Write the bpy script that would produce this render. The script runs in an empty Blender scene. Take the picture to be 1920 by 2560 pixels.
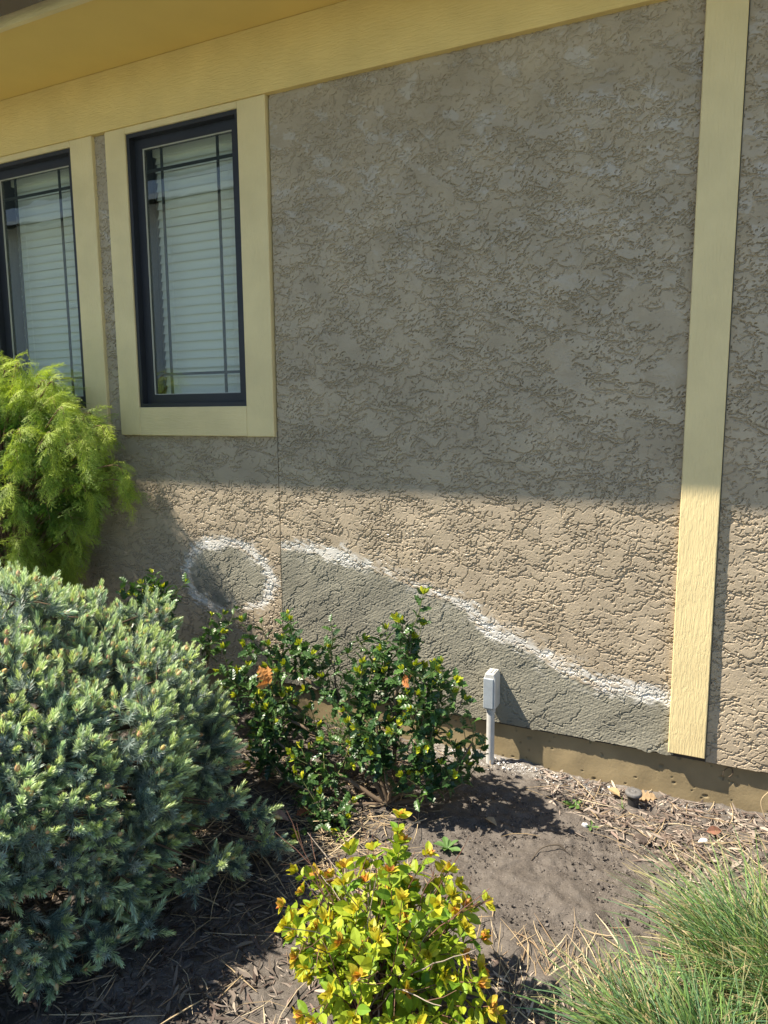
import bpy, math, random
import numpy as np
from math import radians, sin, cos, pi
random.seed(7)
RNG = np.random.default_rng(11)
SC = bpy.context.scene
COL = SC.collection

# ------------------------------------------------------------------ camera
cam_d = bpy.data.cameras.new("camera")
cam = bpy.data.objects.new("camera", cam_d)
COL.objects.link(cam)
SC.camera = cam
cam_d.sensor_fit = 'VERTICAL'
cam_d.sensor_height = 36.0
cam_d.lens = 1770.6 / 2560 * 36.0
cam_d.clip_start = 0.02
cam_d.clip_end = 600
from mathutils import Matrix, Vector
# camera axes in world space (x right, y up, -z forward), from the photo's vanishing points
_R = np.array([[0.90255527, 0.05309149, -0.42728828],
               [0.43051698, -0.12742504, 0.89354238],
               [-0.00700773, -0.99042625, -0.13786493]])
_M = np.stack([_R[:, 0], -_R[:, 1], -_R[:, 2]], 1)
mw = Matrix([list(map(float, r)) for r in _M]).to_4x4()
mw.translation = Vector((0, -2.9, 1.535))
cam.matrix_world = mw

# ------------------------------------------------------------------ light
SUN = np.array([1.82, 1.0, -2.97]); SUN /= np.linalg.norm(SUN)     # travel direction of the light
elev = math.asin(-SUN[2])
az = math.atan2(-SUN[0], -SUN[1])         # compass angle of the sun from +Y, clockwise
world = bpy.data.worlds.new("World"); SC.world = world
world.use_nodes = True
wn = world.node_tree.nodes; wl = world.node_tree.links
sky = wn.new("ShaderNodeTexSky"); sky.sky_type = 'NISHITA'; sky.sun_disc = False
sky.sun_elevation = elev; sky.sun_rotation = az
sky.air_density = 1.0; sky.dust_density = .3; sky.ozone_density = 2.0
wl.new(sky.outputs[0], wn["Background"].inputs[0])
wn["Background"].inputs[1].default_value = 0.095
sd = bpy.data.lights.new("sun", 'SUN'); sd.energy = 5.0; sd.angle = radians(0.53); sd.color = (1, .90, .75)
so = bpy.data.objects.new("sun", sd); COL.objects.link(so)
so.rotation_euler = Vector(SUN).to_track_quat('-Z', 'Y').to_euler(); so.location = (-8, -6, 12)
SC.view_settings.view_transform = 'Standard'; SC.view_settings.look = 'None'
SC.view_settings.gamma = 1.0; SC.view_settings.use_curve_mapping = False
SC.view_settings.exposure = 1.22
SC.cycles.max_bounces = 10; SC.cycles.diffuse_bounces = 5; SC.cycles.glossy_bounces = 4
SC.cycles.transparent_max_bounces = 16
SC.cycles.caustics_reflective = False; SC.cycles.caustics_refractive = False

# ------------------------------------------------------------------ helpers
def lin(r, g, b):
    f = lambda c: (c / 255 / 12.92) if c / 255 <= .04045 else ((c / 255 + .055) / 1.055) ** 2.4
    return (f(r), f(g), f(b), 1.0)

def tag(o, label=None, cat=None, group=None, kind=None):
    if label: o["label"] = label
    if cat: o["category"] = cat
    if group: o["group"] = group
    if kind: o["kind"] = kind
    return o

def empty(name, loc=(0, 0, 0), **k):
    o = bpy.data.objects.new(name, None); COL.objects.link(o); o.location = loc
    o.empty_display_size = .1
    return tag(o, **k)

def link(name, me, mat, parent=None, **k):
    o = bpy.data.objects.new(name, me); COL.objects.link(o)
    if mat is not None and not me.materials: me.materials.append(mat)
    if parent is not None:
        o.parent = parent
        o.location = -Vector(parent_world(parent))
    return tag(o, **k)

def parent_world(p):
    v = Vector((0, 0, 0))
    while p is not None:
        v += p.location; p = p.parent
    return v

class Mesh:
    """collects vertices and faces (numpy) and writes ONE mesh"""
    def __init__(s): s.v = []; s.f = []; s.c = []; s.n = 0
    def add(s, V, F, C=None):
        V = np.asarray(V, float).reshape(-1, 3); F = np.asarray(F, int)
        s.v.append(V); s.f.append(F + s.n)
        if C is None: C = np.ones((len(V), 3))
        C = np.asarray(C, float)
        if C.ndim == 1: C = np.tile(C[:3], (len(V), 1))
        s.c.append(C); s.n += len(V)
    def box(s, x0, x1, y0, y1, z0, z1, C=None):
        V = [(x, y, z) for z in (z0, z1) for y in (y0, y1) for x in (x0, x1)]
        s.add(V, [(0, 2, 3, 1), (4, 5, 7, 6), (0, 1, 5, 4), (2, 6, 7, 3), (0, 4, 6, 2), (1, 3, 7, 5)], C)
    def tube(s, P, r, k=6, C=None, cap=True):
        P = np.asarray(P, float); n = len(P)
        r = np.broadcast_to(np.asarray(r, float), (n,))
        T = np.gradient(P, axis=0); T /= np.linalg.norm(T, axis=1, keepdims=True) + 1e-12
        up = np.array([.31, .2, .93]) if abs(T[0] @ np.array([.31, .2, .93])) < .9 else np.array([.9, .3, .1])
        A = np.cross(T, up); A /= np.linalg.norm(A, axis=1, keepdims=True) + 1e-12
        B = np.cross(T, A)
        a = np.arange(k) / k * 2 * pi
        V = P[:, None] + r[:, None, None] * (A[:, None] * np.cos(a)[None, :, None] + B[:, None] * np.sin(a)[None, :, None])
        i = np.arange(n - 1)[:, None] * k; j = np.arange(k)[None]; j2 = (j + 1) % k
        F = np.stack([i + j, i + j2, i + k + j2, i + k + j], -1).reshape(-1, 4)
        s.add(V.reshape(-1, 3), F, C)
        if cap and k == 4 or cap and k == 3:
            pass
        if cap:
            b = s.n
            for ring, flip in ((0, 1), (n - 1, 0)):
                idx = np.arange(k); 
                cv = np.concatenate([V[ring], P[ring][None]])
                tri = np.stack([idx, (idx + 1) % k, np.full(k, k)], 1)
                if flip: tri = tri[:, ::-1]
                cc = None if C is None else (np.asarray(C)[:3] if np.asarray(C).ndim == 1 else None)
                s.add(cv, tri, cc)
    def lathe(s, prof, cx, cy, k=32, C=None):
        prof = np.asarray(prof, float); n = len(prof); a = np.arange(k) / k * 2 * pi
        V = np.stack([cx + prof[:, 0, None] * np.cos(a), cy + prof[:, 0, None] * np.sin(a), np.repeat(prof[:, 1, None], k, 1)], -1)
        i = np.arange(n - 1)[:, None] * k; j = np.arange(k)[None]; j2 = (j + 1) % k
        s.add(V.reshape(-1, 3), np.stack([i + j, i + j2, i + k + j2, i + k + j], -1).reshape(-1, 4), C)
    def inst(s, tv, tf, M, T, col=None, tcol=None):
        tv = np.asarray(tv, float); tf = np.asarray(tf, int); n = len(T)
        if n == 0: return
        V = np.einsum('nij,kj->nki', M, tv) + np.asarray(T)[:, None]
        F = (tf[None] + (np.arange(n) * len(tv))[:, None, None]).reshape(-1, tf.shape[1])
        C = np.ones((n, len(tv), 3))
        if tcol is not None: C = C * np.asarray(tcol)[None]
        if col is not None: C = C * np.asarray(col)[:, None]
        s.add(V.reshape(-1, 3), F, C.reshape(-1, 3))
    def mesh(s, name, smooth=False):
        V = np.concatenate(s.v); C = np.concatenate(s.c)
        sizes = np.concatenate([np.full(len(f), f.shape[1]) for f in s.f]); loops = np.concatenate([f.ravel() for f in s.f])
        me = bpy.data.meshes.new(name)
        me.vertices.add(len(V)); me.vertices.foreach_set("co", V.astype(np.float32).ravel())
        me.loops.add(len(loops)); me.loops.foreach_set("vertex_index", loops.astype(np.int32))
        me.polygons.add(len(sizes)); st = np.concatenate([[0], np.cumsum(sizes)[:-1]])
        me.polygons.foreach_set("loop_start", st.astype(np.int32))
        me.polygons.foreach_set("use_smooth", np.full(len(sizes), smooth))
        at = me.attributes.new("tint", 'FLOAT_COLOR', 'POINT')
        at.data.foreach_set("color", np.concatenate([C, np.ones((len(C), 1))], 1).astype(np.float32).ravel())
        me.update(calc_edges=True); me.validate()
        return me
    def build(s, name, mat, parent=None, smooth=False, **k):
        return link(name, s.mesh(name, smooth), mat, parent, **k)

def frames(D, rng=RNG, up=None):
    """rotation matrices whose z axis follows D, random roll (or x axis perpendicular to up)"""
    D = np.asarray(D, float); D = D / (np.linalg.norm(D, axis=1, keepdims=True) + 1e-9)
    X = rng.normal(size=D.shape) if up is None else np.cross(np.broadcast_to(up, D.shape), D) + rng.normal(size=D.shape) * .02
    X -= D * (X * D).sum(1, keepdims=True); X /= np.linalg.norm(X, axis=1, keepdims=True) + 1e-9
    Y = np.cross(D, X)
    return np.stack([X, Y, D], -1)

def unit(v): 
    v = np.asarray(v, float); return v / (np.linalg.norm(v, axis=-1, keepdims=True) + 1e-9)

def spline(P, n):
    """Catmull-Rom through the points"""
    P = np.asarray(P, float); Q = np.concatenate([[2 * P[0] - P[1]], P, [2 * P[-1] - P[-2]]]); out = []
    u = np.linspace(0, len(P) - 1 - 1e-6, n)
    for t in u:
        i = int(t); f = t - i; p0, p1, p2, p3 = Q[i:i + 4]
        out.append(.5 * (2 * p1 + (p2 - p0) * f + (2 * p0 - 5 * p1 + 4 * p2 - p3) * f * f + (3 * p1 - p0 - 3 * p2 + p3) * f ** 3))
    return np.array(out)

def fnoise(shape, cell, lx, lz, ang, rng):
    """gaussian noise with correlation lengths lx, lz (m), unit variance; axis 0 = z, axis 1 = x"""
    nz, nx = shape
    w = np.fft.rfft2(rng.normal(size=shape))
    kz = np.fft.fftfreq(nz, cell)[:, None] * 2 * pi; kx = np.fft.rfftfreq(nx, cell)[None] * 2 * pi
    c, s = cos(ang), sin(ang)
    a = kx * c + kz * s; b = -kx * s + kz * c
    w = w * np.exp(-((a * lx) ** 2 + (b * lz) ** 2) / 4)
    o = np.fft.irfft2(w, s=shape); o -= o.mean()
    return o / (o.std() + 1e-9)

def sst(x, a, b):
    t = np.clip((x - a) / (b - a), 0, 1); return t * t * (3 - 2 * t)

# ------------------------------------------------------------------ materials
def newmat(name):
    m = bpy.data.materials.new(name); m.use_nodes = True
    return m, m.node_tree.nodes, m.node_tree.links, m.node_tree.nodes["Principled BSDF"]

def simple(name, col, rough=.6, spec=.4, metal=0, var=0.0, vscale=8.0, bump=0.0, bscale=60.0):
    m, n, l, b = newmat(name)
    b.inputs["Base Color"].default_value = (*col[:3], 1); b.inputs["Roughness"].default_value = rough
    b.inputs["Specular IOR Level"].default_value = spec; b.inputs["Metallic"].default_value = metal
    tc = n.new("ShaderNodeTexCoord")
    if var:
        t = n.new("ShaderNodeTexNoise"); t.inputs["Scale"].default_value = vscale; t.inputs["Detail"].default_value = 6
        l.new(tc.outputs["Object"], t.inputs["Vector"])
        r = n.new("ShaderNodeMapRange"); r.inputs[1].default_value = .3; r.inputs[2].default_value = .7
        r.inputs[3].default_value = 1 - var; r.inputs[4].default_value = 1 + var; l.new(t.outputs[0], r.inputs[0])
        mx = n.new("ShaderNodeMix"); mx.data_type = 'RGBA'; mx.blend_type = 'MULTIPLY'; mx.inputs[0].default_value = 1
        mx.inputs[6].default_value = (*col[:3], 1); l.new(r.outputs[0], mx.inputs[7]); l.new(mx.outputs[2], b.inputs["Base Color"])
    if bump:
        t = n.new("ShaderNodeTexNoise"); t.inputs["Scale"].default_value = bscale; t.inputs["Detail"].default_value = 5
        l.new(tc.outputs["Object"], t.inputs["Vector"])
        bp = n.new("ShaderNodeBump"); bp.inputs["Strength"].default_value = bump; bp.inputs["Distance"].default_value = .002
        l.new(t.outputs[0], bp.inputs["Height"]); l.new(bp.outputs[0], b.inputs["Normal"])
    return m

def leafmat(name, rough=.45, spec=.4, transl=.35, tcol=(1.15, 1.25, .6), var=.0):
    m, n, l, b = newmat(name)
    a = n.new("ShaderNodeAttribute"); a.attribute_name = "tint"
    l.new(a.outputs["Color"], b.inputs["Base Color"])
    b.inputs["Roughness"].default_value = rough; b.inputs["Specular IOR Level"].default_value = spec
    if transl > 0:
        t = n.new("ShaderNodeBsdfTranslucent")
        mx = n.new("ShaderNodeMix"); mx.data_type = 'RGBA'; mx.blend_type = 'MULTIPLY'; mx.inputs[0].default_value = 1
        l.new(a.outputs["Color"], mx.inputs[6]); mx.inputs[7].default_value = (*tcol, 1)
        l.new(mx.outputs[2], t.inputs["Color"])
        ms = n.new("ShaderNodeMixShader"); ms.inputs[0].default_value = transl
        l.new(b.outputs[0], ms.inputs[1]); l.new(t.outputs[0], ms.inputs[2])
        l.new(ms.outputs[0], n["Material Output"].inputs["Surface"])
    return m

def trimmat(name, col, axis, strength=.5, depth=.0016, v0=.91, v1=1.06):
    """painted wood-grain trim board; the grain runs along the axis"""
    m, n, l, b = newmat(name)
    b.inputs["Roughness"].default_value = .5; b.inputs["Specular IOR Level"].default_value = .35
    tc = n.new("ShaderNodeTexCoord"); mp = n.new("ShaderNodeMapping")
    sc = [1, 1, 1]; sc['xyz'.index(axis)] = .13
    mp.inputs["Scale"].default_value = sc
    l.new(tc.outputs["Object"], mp.inputs["Vector"])
    d = n.new("ShaderNodeTexNoise"); d.inputs["Scale"].default_value = 9; d.inputs["Detail"].default_value = 2
    l.new(tc.outputs["Object"], d.inputs["Vector"])
    ad = n.new("ShaderNodeVectorMath"); ad.operation = 'MULTIPLY_ADD'; ad.inputs[1].default_value = (.016, .016, .016)
    l.new(d.outputs["Color"], ad.inputs[0]); l.new(mp.outputs[0], ad.inputs[2])
    t = n.new("ShaderNodeTexNoise"); t.inputs["Scale"].default_value = 165; t.inputs["Detail"].default_value = 3; t.inputs["Roughness"].default_value = .55
    l.new(ad.outputs[0], t.inputs["Vector"])
    r = n.new("ShaderNodeValToRGB"); r.color_ramp.elements[0].position = .42; r.color_ramp.elements[1].position = .6
    l.new(t.outputs[0], r.inputs[0])
    bp = n.new("ShaderNodeBump"); bp.inputs["Strength"].default_value = strength; bp.inputs["Distance"].default_value = depth
    l.new(r.outputs[0], bp.inputs["Height"]); l.new(bp.outputs[0], b.inputs["Normal"])
    v = n.new("ShaderNodeTexNoise"); v.inputs["Scale"].default_value = 5; v.inputs["Detail"].default_value = 5
    l.new(tc.outputs["Object"], v.inputs["Vector"])
    mr = n.new("ShaderNodeMapRange"); mr.inputs[1].default_value = .3; mr.inputs[2].default_value = .7; mr.inputs[3].default_value = v0; mr.inputs[4].default_value = v1
    l.new(v.outputs[0], mr.inputs[0])
    mx = n.new("ShaderNodeMix"); mx.data_type = 'RGBA'; mx.blend_type = 'MULTIPLY'; mx.inputs[0].default_value = 1
    mx.inputs[6].default_value = (*col[:3], 1); l.new(mr.outputs[0], mx.inputs[7]); l.new(mx.outputs[2], b.inputs["Base Color"])
    return m

def stuccomat(name):
    """colour from the tint attribute (paint, bare render, primer), gloss where the trowel smoothed it (attribute 'smoothed')"""
    m, n, l, b = newmat(name)
    a = n.new("ShaderNodeAttribute"); a.attribute_name = "tint"
    tc = n.new("ShaderNodeTexCoord")
    t = n.new("ShaderNodeTexNoise"); t.inputs["Scale"].default_value = 6; t.inputs["Detail"].default_value = 8
    l.new(tc.outputs["Object"], t.inputs["Vector"])
    mr = n.new("ShaderNodeMapRange"); mr.inputs[1].default_value = .3; mr.inputs[2].default_value = .7; mr.inputs[3].default_value = .88; mr.inputs[4].default_value = 1.1
    l.new(t.outputs[0], mr.inputs[0])
    mx = n.new("ShaderNodeMix"); mx.data_type = 'RGBA'; mx.blend_type = 'MULTIPLY'; mx.inputs[0].default_value = 1
    l.new(a.outputs["Color"], mx.inputs[6]); l.new(mr.outputs[0], mx.inputs[7]); l.new(mx.outputs[2], b.inputs["Base Color"])
    s = n.new("ShaderNodeAttribute"); s.attribute_name = "smoothed"
    rr = n.new("ShaderNodeMapRange"); rr.inputs[3].default_value = .8; rr.inputs[4].default_value = .36
    l.new(s.outputs["Fac"], rr.inputs[0]); l.new(rr.outputs[0], b.inputs["Roughness"])
    b.inputs["Specular IOR Level"].default_value = .5
    g = n.new("ShaderNodeTexNoise"); g.inputs["Scale"].default_value = 420; g.inputs["Detail"].default_value = 2
    l.new(tc.outputs["Object"], g.inputs["Vector"])
    bp = n.new("ShaderNodeBump"); bp.inputs["Strength"].default_value = .25; bp.inputs["Distance"].default_value = .001
    l.new(g.outputs[0], bp.inputs["Height"]); l.new(bp.outputs[0], b.inputs["Normal"])
    return m

TRIM = (.72, .585, .31)
M = {}
M['trim_v'] = trimmat("cream_trim_upright", TRIM, 'z')
M['trim_h'] = trimmat("cream_trim_level", TRIM, 'x')
M['soffit'] = trimmat("soffit_paint", (.72, .52, .165), 'x', .12, .0016, .97, 1.03)
M['frieze'] = trimmat("frieze_paint", (.72, .54, .21), 'x')
M['gutter'] = simple("bronze_gutter", (.13, .095, .065), .4, .5)
M['stucco'] = stuccomat("stucco_render")
M['found'] = simple("foundation_paint", (.26, .205, .115), .7, .3, var=.18, vscale=7, bump=.5, bscale=90)
M['frame'] = simple("window_frame_metal", (.021, .023, .029), .42, .5, var=.1)
M['grille'] = simple("grille_bars", (.02, .024, .028), .5)
M['blind'] = simple("blind_slats", (.86, .85, .80), .5)
M['bead'] = simple("glazing_bead", (.55, .53, .45), .5)
M['room'] = simple("room_plaster", (.35, .34, .31), .9)
M['shingle'] = simple("roof_shingle", (.16, .13, .11), .9, var=.3, vscale=20)

# ------------------------------------------------------------------ window glass
def glassmat():
    m, n, l, b = newmat("window_glass")
    n.remove(b)
    tr = n.new("ShaderNodeBsdfTransparent"); tr.inputs[0].default_value = (.92, .945, .91, 1)
    gl = n.new("ShaderNodeBsdfGlossy"); gl.inputs["Roughness"].default_value = .0; gl.inputs[0].default_value = (.95, 1, .98, 1)
    fr = n.new("ShaderNodeLayerWeight"); fr.inputs[0].default_value = .5
    pw = n.new("ShaderNodeMath"); pw.operation = 'POWER'; pw.inputs[1].default_value = 4.0
    l.new(fr.outputs["Facing"], pw.inputs[0])
    mul = n.new("ShaderNodeMath"); mul.operation = 'MULTIPLY_ADD'; mul.inputs[1].default_value = .85; mul.inputs[2].default_value = .085; mul.use_clamp = True
    l.new(pw.outputs[0], mul.inputs[0])
    tc = n.new("ShaderNodeTexCoord"); t = n.new("ShaderNodeTexNoise"); t.inputs["Scale"].default_value = 3.5
    l.new(tc.outputs["Object"], t.inputs["Vector"])
    bp = n.new("ShaderNodeBump"); bp.inputs["Strength"].default_value = .05; bp.inputs["Distance"].default_value = .02
    l.new(t.outputs[0], bp.inputs["Height"]); l.new(bp.outputs[0], gl.inputs["Normal"])
    ms = n.new("ShaderNodeMixShader")
    l.new(mul.outputs[0], ms.inputs[0]); l.new(tr.outputs[0], ms.inputs[1]); l.new(gl.outputs[0], ms.inputs[2])
    l.new(ms.outputs[0], n["Material Output"].inputs["Surface"])
    return m
M['glass'] = glassmat()

# ================================================================== HOUSE
house = empty("house", (0, 0, 0), label="grey-tan textured stucco house with cream trim boards, dark framed windows and a patched lower wall", cat="house")

CELL = .0025
X0, X1 = -3.7, 1.3
Z0, Z1 = .155, 2.98
GX = int(round((X1 - X0) / CELL)) + 1; GZ = int(round((Z1 - Z0) / CELL)) + 1
def stucco_field():
    rng = np.random.default_rng(5); sh = (GZ, GX); c = CELL
    xs = X0 + np.arange(GX) * c; zs = Z0 + np.arange(GZ) * c
    XX, ZZ = np.meshgrid(xs, zs)
    jag = .28 * fnoise(sh, c, .011, .008, 0, rng) + .20 * fnoise(sh, c, .0045, .004, 0, rng)
    grit = .6 * fnoise(sh, c, .0055, .0045, -.3, rng) + .4 * fnoise(sh, c, .003, .003, 0, rng)
    a1 = fnoise(sh, c, .052, .027, -.33, rng) + .15 * fnoise(sh, c, .14, .10, .2, rng) + jag
    a2 = fnoise(sh, c, .027, .016, -.15, rng) + jag[::-1]
    a3 = fnoise(sh, c, .013, .011, .5, rng) + jag[:, ::-1]
    def drag(mk, rise):
        """plateaus that swell gently from the upper left and break off sharply at the lower right"""
        H = np.zeros_like(mk); acc = 0.0
        for j in range(GZ - 2, -1, -1):
            acc += .6; prev = H[j + 1]
            if acc >= 1: acc -= 1; prev = np.roll(prev, 1)
            H[j] = mk[j] * np.minimum(1, prev + rise)
        return H
    def crevice(a, level, width, face=.25):
        """broken dark furrows where the trowel's skin ended: along one contour of the field, mostly its lower right side"""
        gz_, gx_ = np.gradient(a, c); g = np.hypot(gx_, gz_) + 1e-6
        dd = np.abs(a - level) / g
        fall = -(gx_ * .55 - gz_ * .84) / g                       # 1 where the field falls to the lower right
        return sst(width * 1.35 - dd, 0, width * .6) * sst(fall, face - .25, face + .25)
    flat = np.clip(sst(a1, .1, .3) + .8 * sst(a2, .45, .6), 0, 1)
    cut = fnoise(sh, c, .05, .04, 0, rng)
    c1 = crevice(a1, .05, .0038, .05) * sst(cut, -1.7, -.9); c2 = crevice(a2, .35, .0032, .1) * sst(-cut, -1.4, -.5); c3 = crevice(a3, .75, .0024, .0)
    c4 = crevice(a1, 1.15, .0024, .2)
    rough = sst(-a1, -.1, .8)                                    # the open, sandy ground between the skins
    pits = sst(grit + .25 * fnoise(sh, c, .02, .02, 0, rng), .85, 1.35)
    streak = fnoise(sh, c, .05, .0022, -.33, rng)
    dirn = np.cumsum(np.zeros(1))
    tan = .0006 * fnoise(sh, c, .06, .035, -.33, rng) + .0009 * drag(sst(a1, .05, .2), .06) + .00025 * grit + .00010 * streak * flat
    swipe = 1 - .85 * sst(fnoise(sh, c, .065, .032, -.42, rng) + .5 * jag, 1.55, 1.8)       # broad passes of the trowel close the furrows
    tan -= .0060 * np.maximum(np.maximum(c1, c4), np.maximum(.9 * c2, .6 * c3)) * swipe
    tan -= .0030 * pits * np.clip(.5 * rough * sst(fnoise(sh, c, .07, .05, .3, rng), -1.8, -.3) + .30, 0, 1) * swipe
    # bare repair render: broad smooth drags, a few raised lips, sandy grain
    b1 = fnoise(sh, c, .05, .028, .55, rng) + .7 * jag
    b2 = fnoise(sh, c, .02, .02, 0, rng) + jag[::-1]
    t1 = drag(sst(b1, .35, .43), .05); t2 = drag(sst(b2, .95, 1.06), .15)
    cg = np.maximum(crevice(b1, .40, .0028, .3) * sst(cut, -.6, .2), .9 * crevice(b2, 1.05, .0028, .0))
    grey = -.0040 * cg - .0016 * pits * sst(b2, -1.2, .6) * .5 + .0008 * t1 + .0010 * t2 + .00045 * fnoise(sh, c, .003, .003, 0, rng) * (1 - .55 * t1) + .0008 * fnoise(sh, c, .06, .05, .4, rng) + .0002 * fnoise(sh, c, .04, .002, .5, rng)
    # masks of the repairs (x, z on the wall in metres)
    curve = np.array([(-1.96, .885), (-1.76, .893), (-1.607, .873), (-1.459, .85), (-1.317, .797), (-1.157, .744), (-1.024, .715), (-.938, .662), (-.832, .591), (-.69, .549), (-.532, .48), (-.399, .421), (-.272, .409), (-.10, .40)])
    wob = .009 * fnoise(sh, c, .07, .06, 0, rng) + .004 * fnoise(sh, c, .012, .012, 0, rng)
    cz = np.interp(xs, curve[:, 0], curve[:, 1])
    slope = np.gradient(cz, c)
    dist = (ZZ - cz[None]) / np.sqrt(1 + slope[None] ** 2) + wob      # >0 above the line
    right = (XX > -1.9585) & (XX < -.07)
    circ = np.array([(-2.555, .752), (-2.504, .824), (-2.348, .876), (-2.2, .872), (-2.089, .804), (-2.03, .714), (-2.053, .615), (-2.156, .55), (-2.305, .518), (-2.441, .536), (-2.546, .626)])
    cc = circ.mean(0); ang = np.arctan2(circ[:, 1] - cc[1], circ[:, 0] - cc[0]); rad = np.hypot(*(circ - cc).T); o = np.argsort(ang)
    A = np.arctan2(ZZ - cc[1], XX - cc[0]); Rr = np.interp(A.ravel(), ang[o], rad[o], period=2 * pi).reshape(sh)
    dc = np.hypot(XX - cc[0], ZZ - cc[1]) - Rr + .8 * wob
    dR = np.where(right, dist, 9); dC = np.where(XX < -1.9585, dc, 9)
    d = np.minimum(dR, dC)
    patch = sst(-d, .018, .03)
    # primer brushed along the edge; wider at the right end, thin in places
    half = .017 + .009 * fnoise((1, GX), c, .1, 1, 0, rng)[0][None] + .022 * sst(XX, -.42, -.2)
    half = np.where(dC < dR, .023 + .008 * fnoise(sh, c, .08, .08, 0, rng), half)
    brush = fnoise(sh, c, .02, .004, -.4, rng)
    cover = .92 * sst(half + .009 * brush + .005 * grit - np.abs(d), -.016, .022)
    drop = .35 + .65 * sst(brush + .8 * fnoise(sh, c, .05, .05, 0, rng), -2.2, -1.2)
    primer = cover * drop * (d < 1)
    h = tan * (1 - patch) + grey * patch
    h -= .0005 * sst(primer, .2, .8)
    smooth = flat * (1 - patch) + .3 * patch * t1
    # shallow smoothing in the upper part where the wall was floated flatter
    up = sst(ZZ, 2.2, 2.9)
    h = h * (1 - .25 * up)
    m0 = .5 + .5 * np.clip(fnoise(sh, c, .09, .07, -.3, rng), -1, 1)
    C = np.empty(sh + (3,))
    tancol = np.array([.375, .308, .218]); greycol = np.array([.228, .215, .165]); white = np.array([.64, .62, .57])
    C[:] = tancol * (.93 + .1 * m0[..., None])
    pale_sheen = sst(fnoise(sh, c, .04, .022, -.4, rng) + jag, 1.0, 1.5) * sst(ZZ, 1.7, 2.6) * flat  # sheen of the smooth upper stucco, painted in as paler colour
    C = C * (1 - .30 * pale_sheen[..., None]) + .30 * pale_sheen[..., None] * np.array([.5, .48, .46])
    # scattered flecks of dust and paint
    gm = .9 + .2 * (.5 + .5 * np.clip(fnoise(sh, c, .12, .06, .3, rng), -1, 1))
    C = C * (1 - patch[..., None]) + greycol * gm[..., None] * patch[..., None]
    C = C * (1 - primer[..., None]) + white * primer[..., None]
    thin = .25 * sst(fnoise(sh, c, .02, .008, -.4, rng), .4, 1.4) * sst(.085 - np.abs(d), 0, .05)
    C = C * (1 - thin[..., None]) + white * .9 * thin[..., None]
    return xs, zs, h, C, smooth, patch, d

SX, SZ, SH, SCOL, SSM, SPATCH, SDIST = stucco_field()

def stucco_piece(name, x0, x1, z0, z1, mask=None, hem=0.0, **k):
    """cut a rectangle out of the wall's relief as one mesh with its returns at the edges"""
    i0, i1 = int(round((x0 - X0) / CELL)), int(round((x1 - X0) / CELL)); j0, j1 = int(round((z0 - Z0) / CELL)), int(round((z1 - Z0) / CELL))
    xs = SX[i0:i1 + 1]; zs = SZ[j0:j1 + 1]; H = SH[j0:j1 + 1, i0:i1 + 1].copy()
    nx, nz = len(xs), len(zs)
    XX, ZZ = np.meshgrid(xs, zs)
    if hem:
        rag = hem * np.clip(fnoise((1, nx), CELL, .012, 1, 0, RNG)[0] + .6 * fnoise((1, nx), CELL, .05, 1, 0, RNG)[0] - .2, 0, 2.5)
        for r in range(3): ZZ[r] -= rag * (1 - r / 3)
    V = np.stack([XX, -H, ZZ], -1).reshape(-1, 3); C = SCOL[j0:j1 + 1, i0:i1 + 1].reshape(-1, 3); S = SSM[j0:j1 + 1, i0:i1 + 1].ravel()
    idx = np.arange(nx * nz).reshape(nz, nx)
    F = np.stack([idx[:-1, :-1], idx[:-1, 1:], idx[1:, 1:], idx[1:, :-1]], -1).reshape(-1, 4)
    rim = None
    if mask is not None:
        pm = SPATCH[j0:j1, i0:i1].ravel() > .5
        F = F[pm] if mask else F[~pm]
    # returns: the bottom, left and right edges go back into the wall (.03 m)
    rims = [(idx[0, :], False), (idx[:, 0], True), (idx[:, -1], False), (idx[-1, :], True)]
    ms = Mesh(); used = np.unique(F); re = np.full(nx * nz, -1); re[used] = np.arange(len(used))
    ms.add(V[used], re[F], C[used]); smooth = [S[used]]
    for line, flip in rims:
        ok = re[line] >= 0; line = line[ok]
        if len(line) < 2: continue
        seg = np.nonzero(np.diff(np.nonzero(ok)[0]) == 1)[0]
        A = V[line]; B = A.copy(); B[:, 1] = .026
        m = len(line); f = np.stack([seg, seg + 1, seg + 1 + m, seg + m], 1)
        if not flip: f = f[:, ::-1]
        ms.add(np.concatenate([A, B]), f, np.concatenate([C[line], C[line]])); smooth.append(np.zeros(2 * m))
    me = ms.mesh(name)
    at = me.attributes.new("smoothed", 'FLOAT', 'POINT'); at.data.foreach_set("value", np.concatenate(smooth).astype(np.float32))
    return link(name, me, M['stucco'], house, **k)

JX = -1.9575
stucco_piece("stucco_panel", JX + .0025, -.115, .178, 2.978, mask=False, label="wide panel of painted stucco right of the windows")
stucco_piece("repair_patch", JX + .0025, -.115, .178, .98, mask=True, hem=.004, label="bare grey cement repair sloping down to the right, edged with white primer")
stucco_piece("stucco_panel", -3.7, JX - .0025, .178, 1.45, mask=False, label="stucco below the windows with a rounded patch")
stucco_piece("repair_patch", -2.65, JX - .0025, .45, .95, mask=True, label="small rounded bare grey repair ringed with white primer")
stucco_piece("stucco_panel", -3.06, -2.94, 1.4525, 2.978, label="narrow stucco strip between the two windows")
stucco_piece("stucco_panel", .0025, 1.3, .1725, 2.978, label="stucco to the right of the upright cream board")
for a, b in ((-7.5, -3.7), (1.3, 2.6)):           # continuation outside the picture
    m = Mesh()
    for (x0, x1, z0, z1) in ((a, b, .178, 1.43), (a if a > 0 else -7.5, b if a > 0 else -4.06, 1.43, 2.978)):
        m.box(x0, x1, -.001, .026, z0, z1, (.388, .308, .210))
    m.build("stucco_panel", M['stucco'], house)

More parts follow.
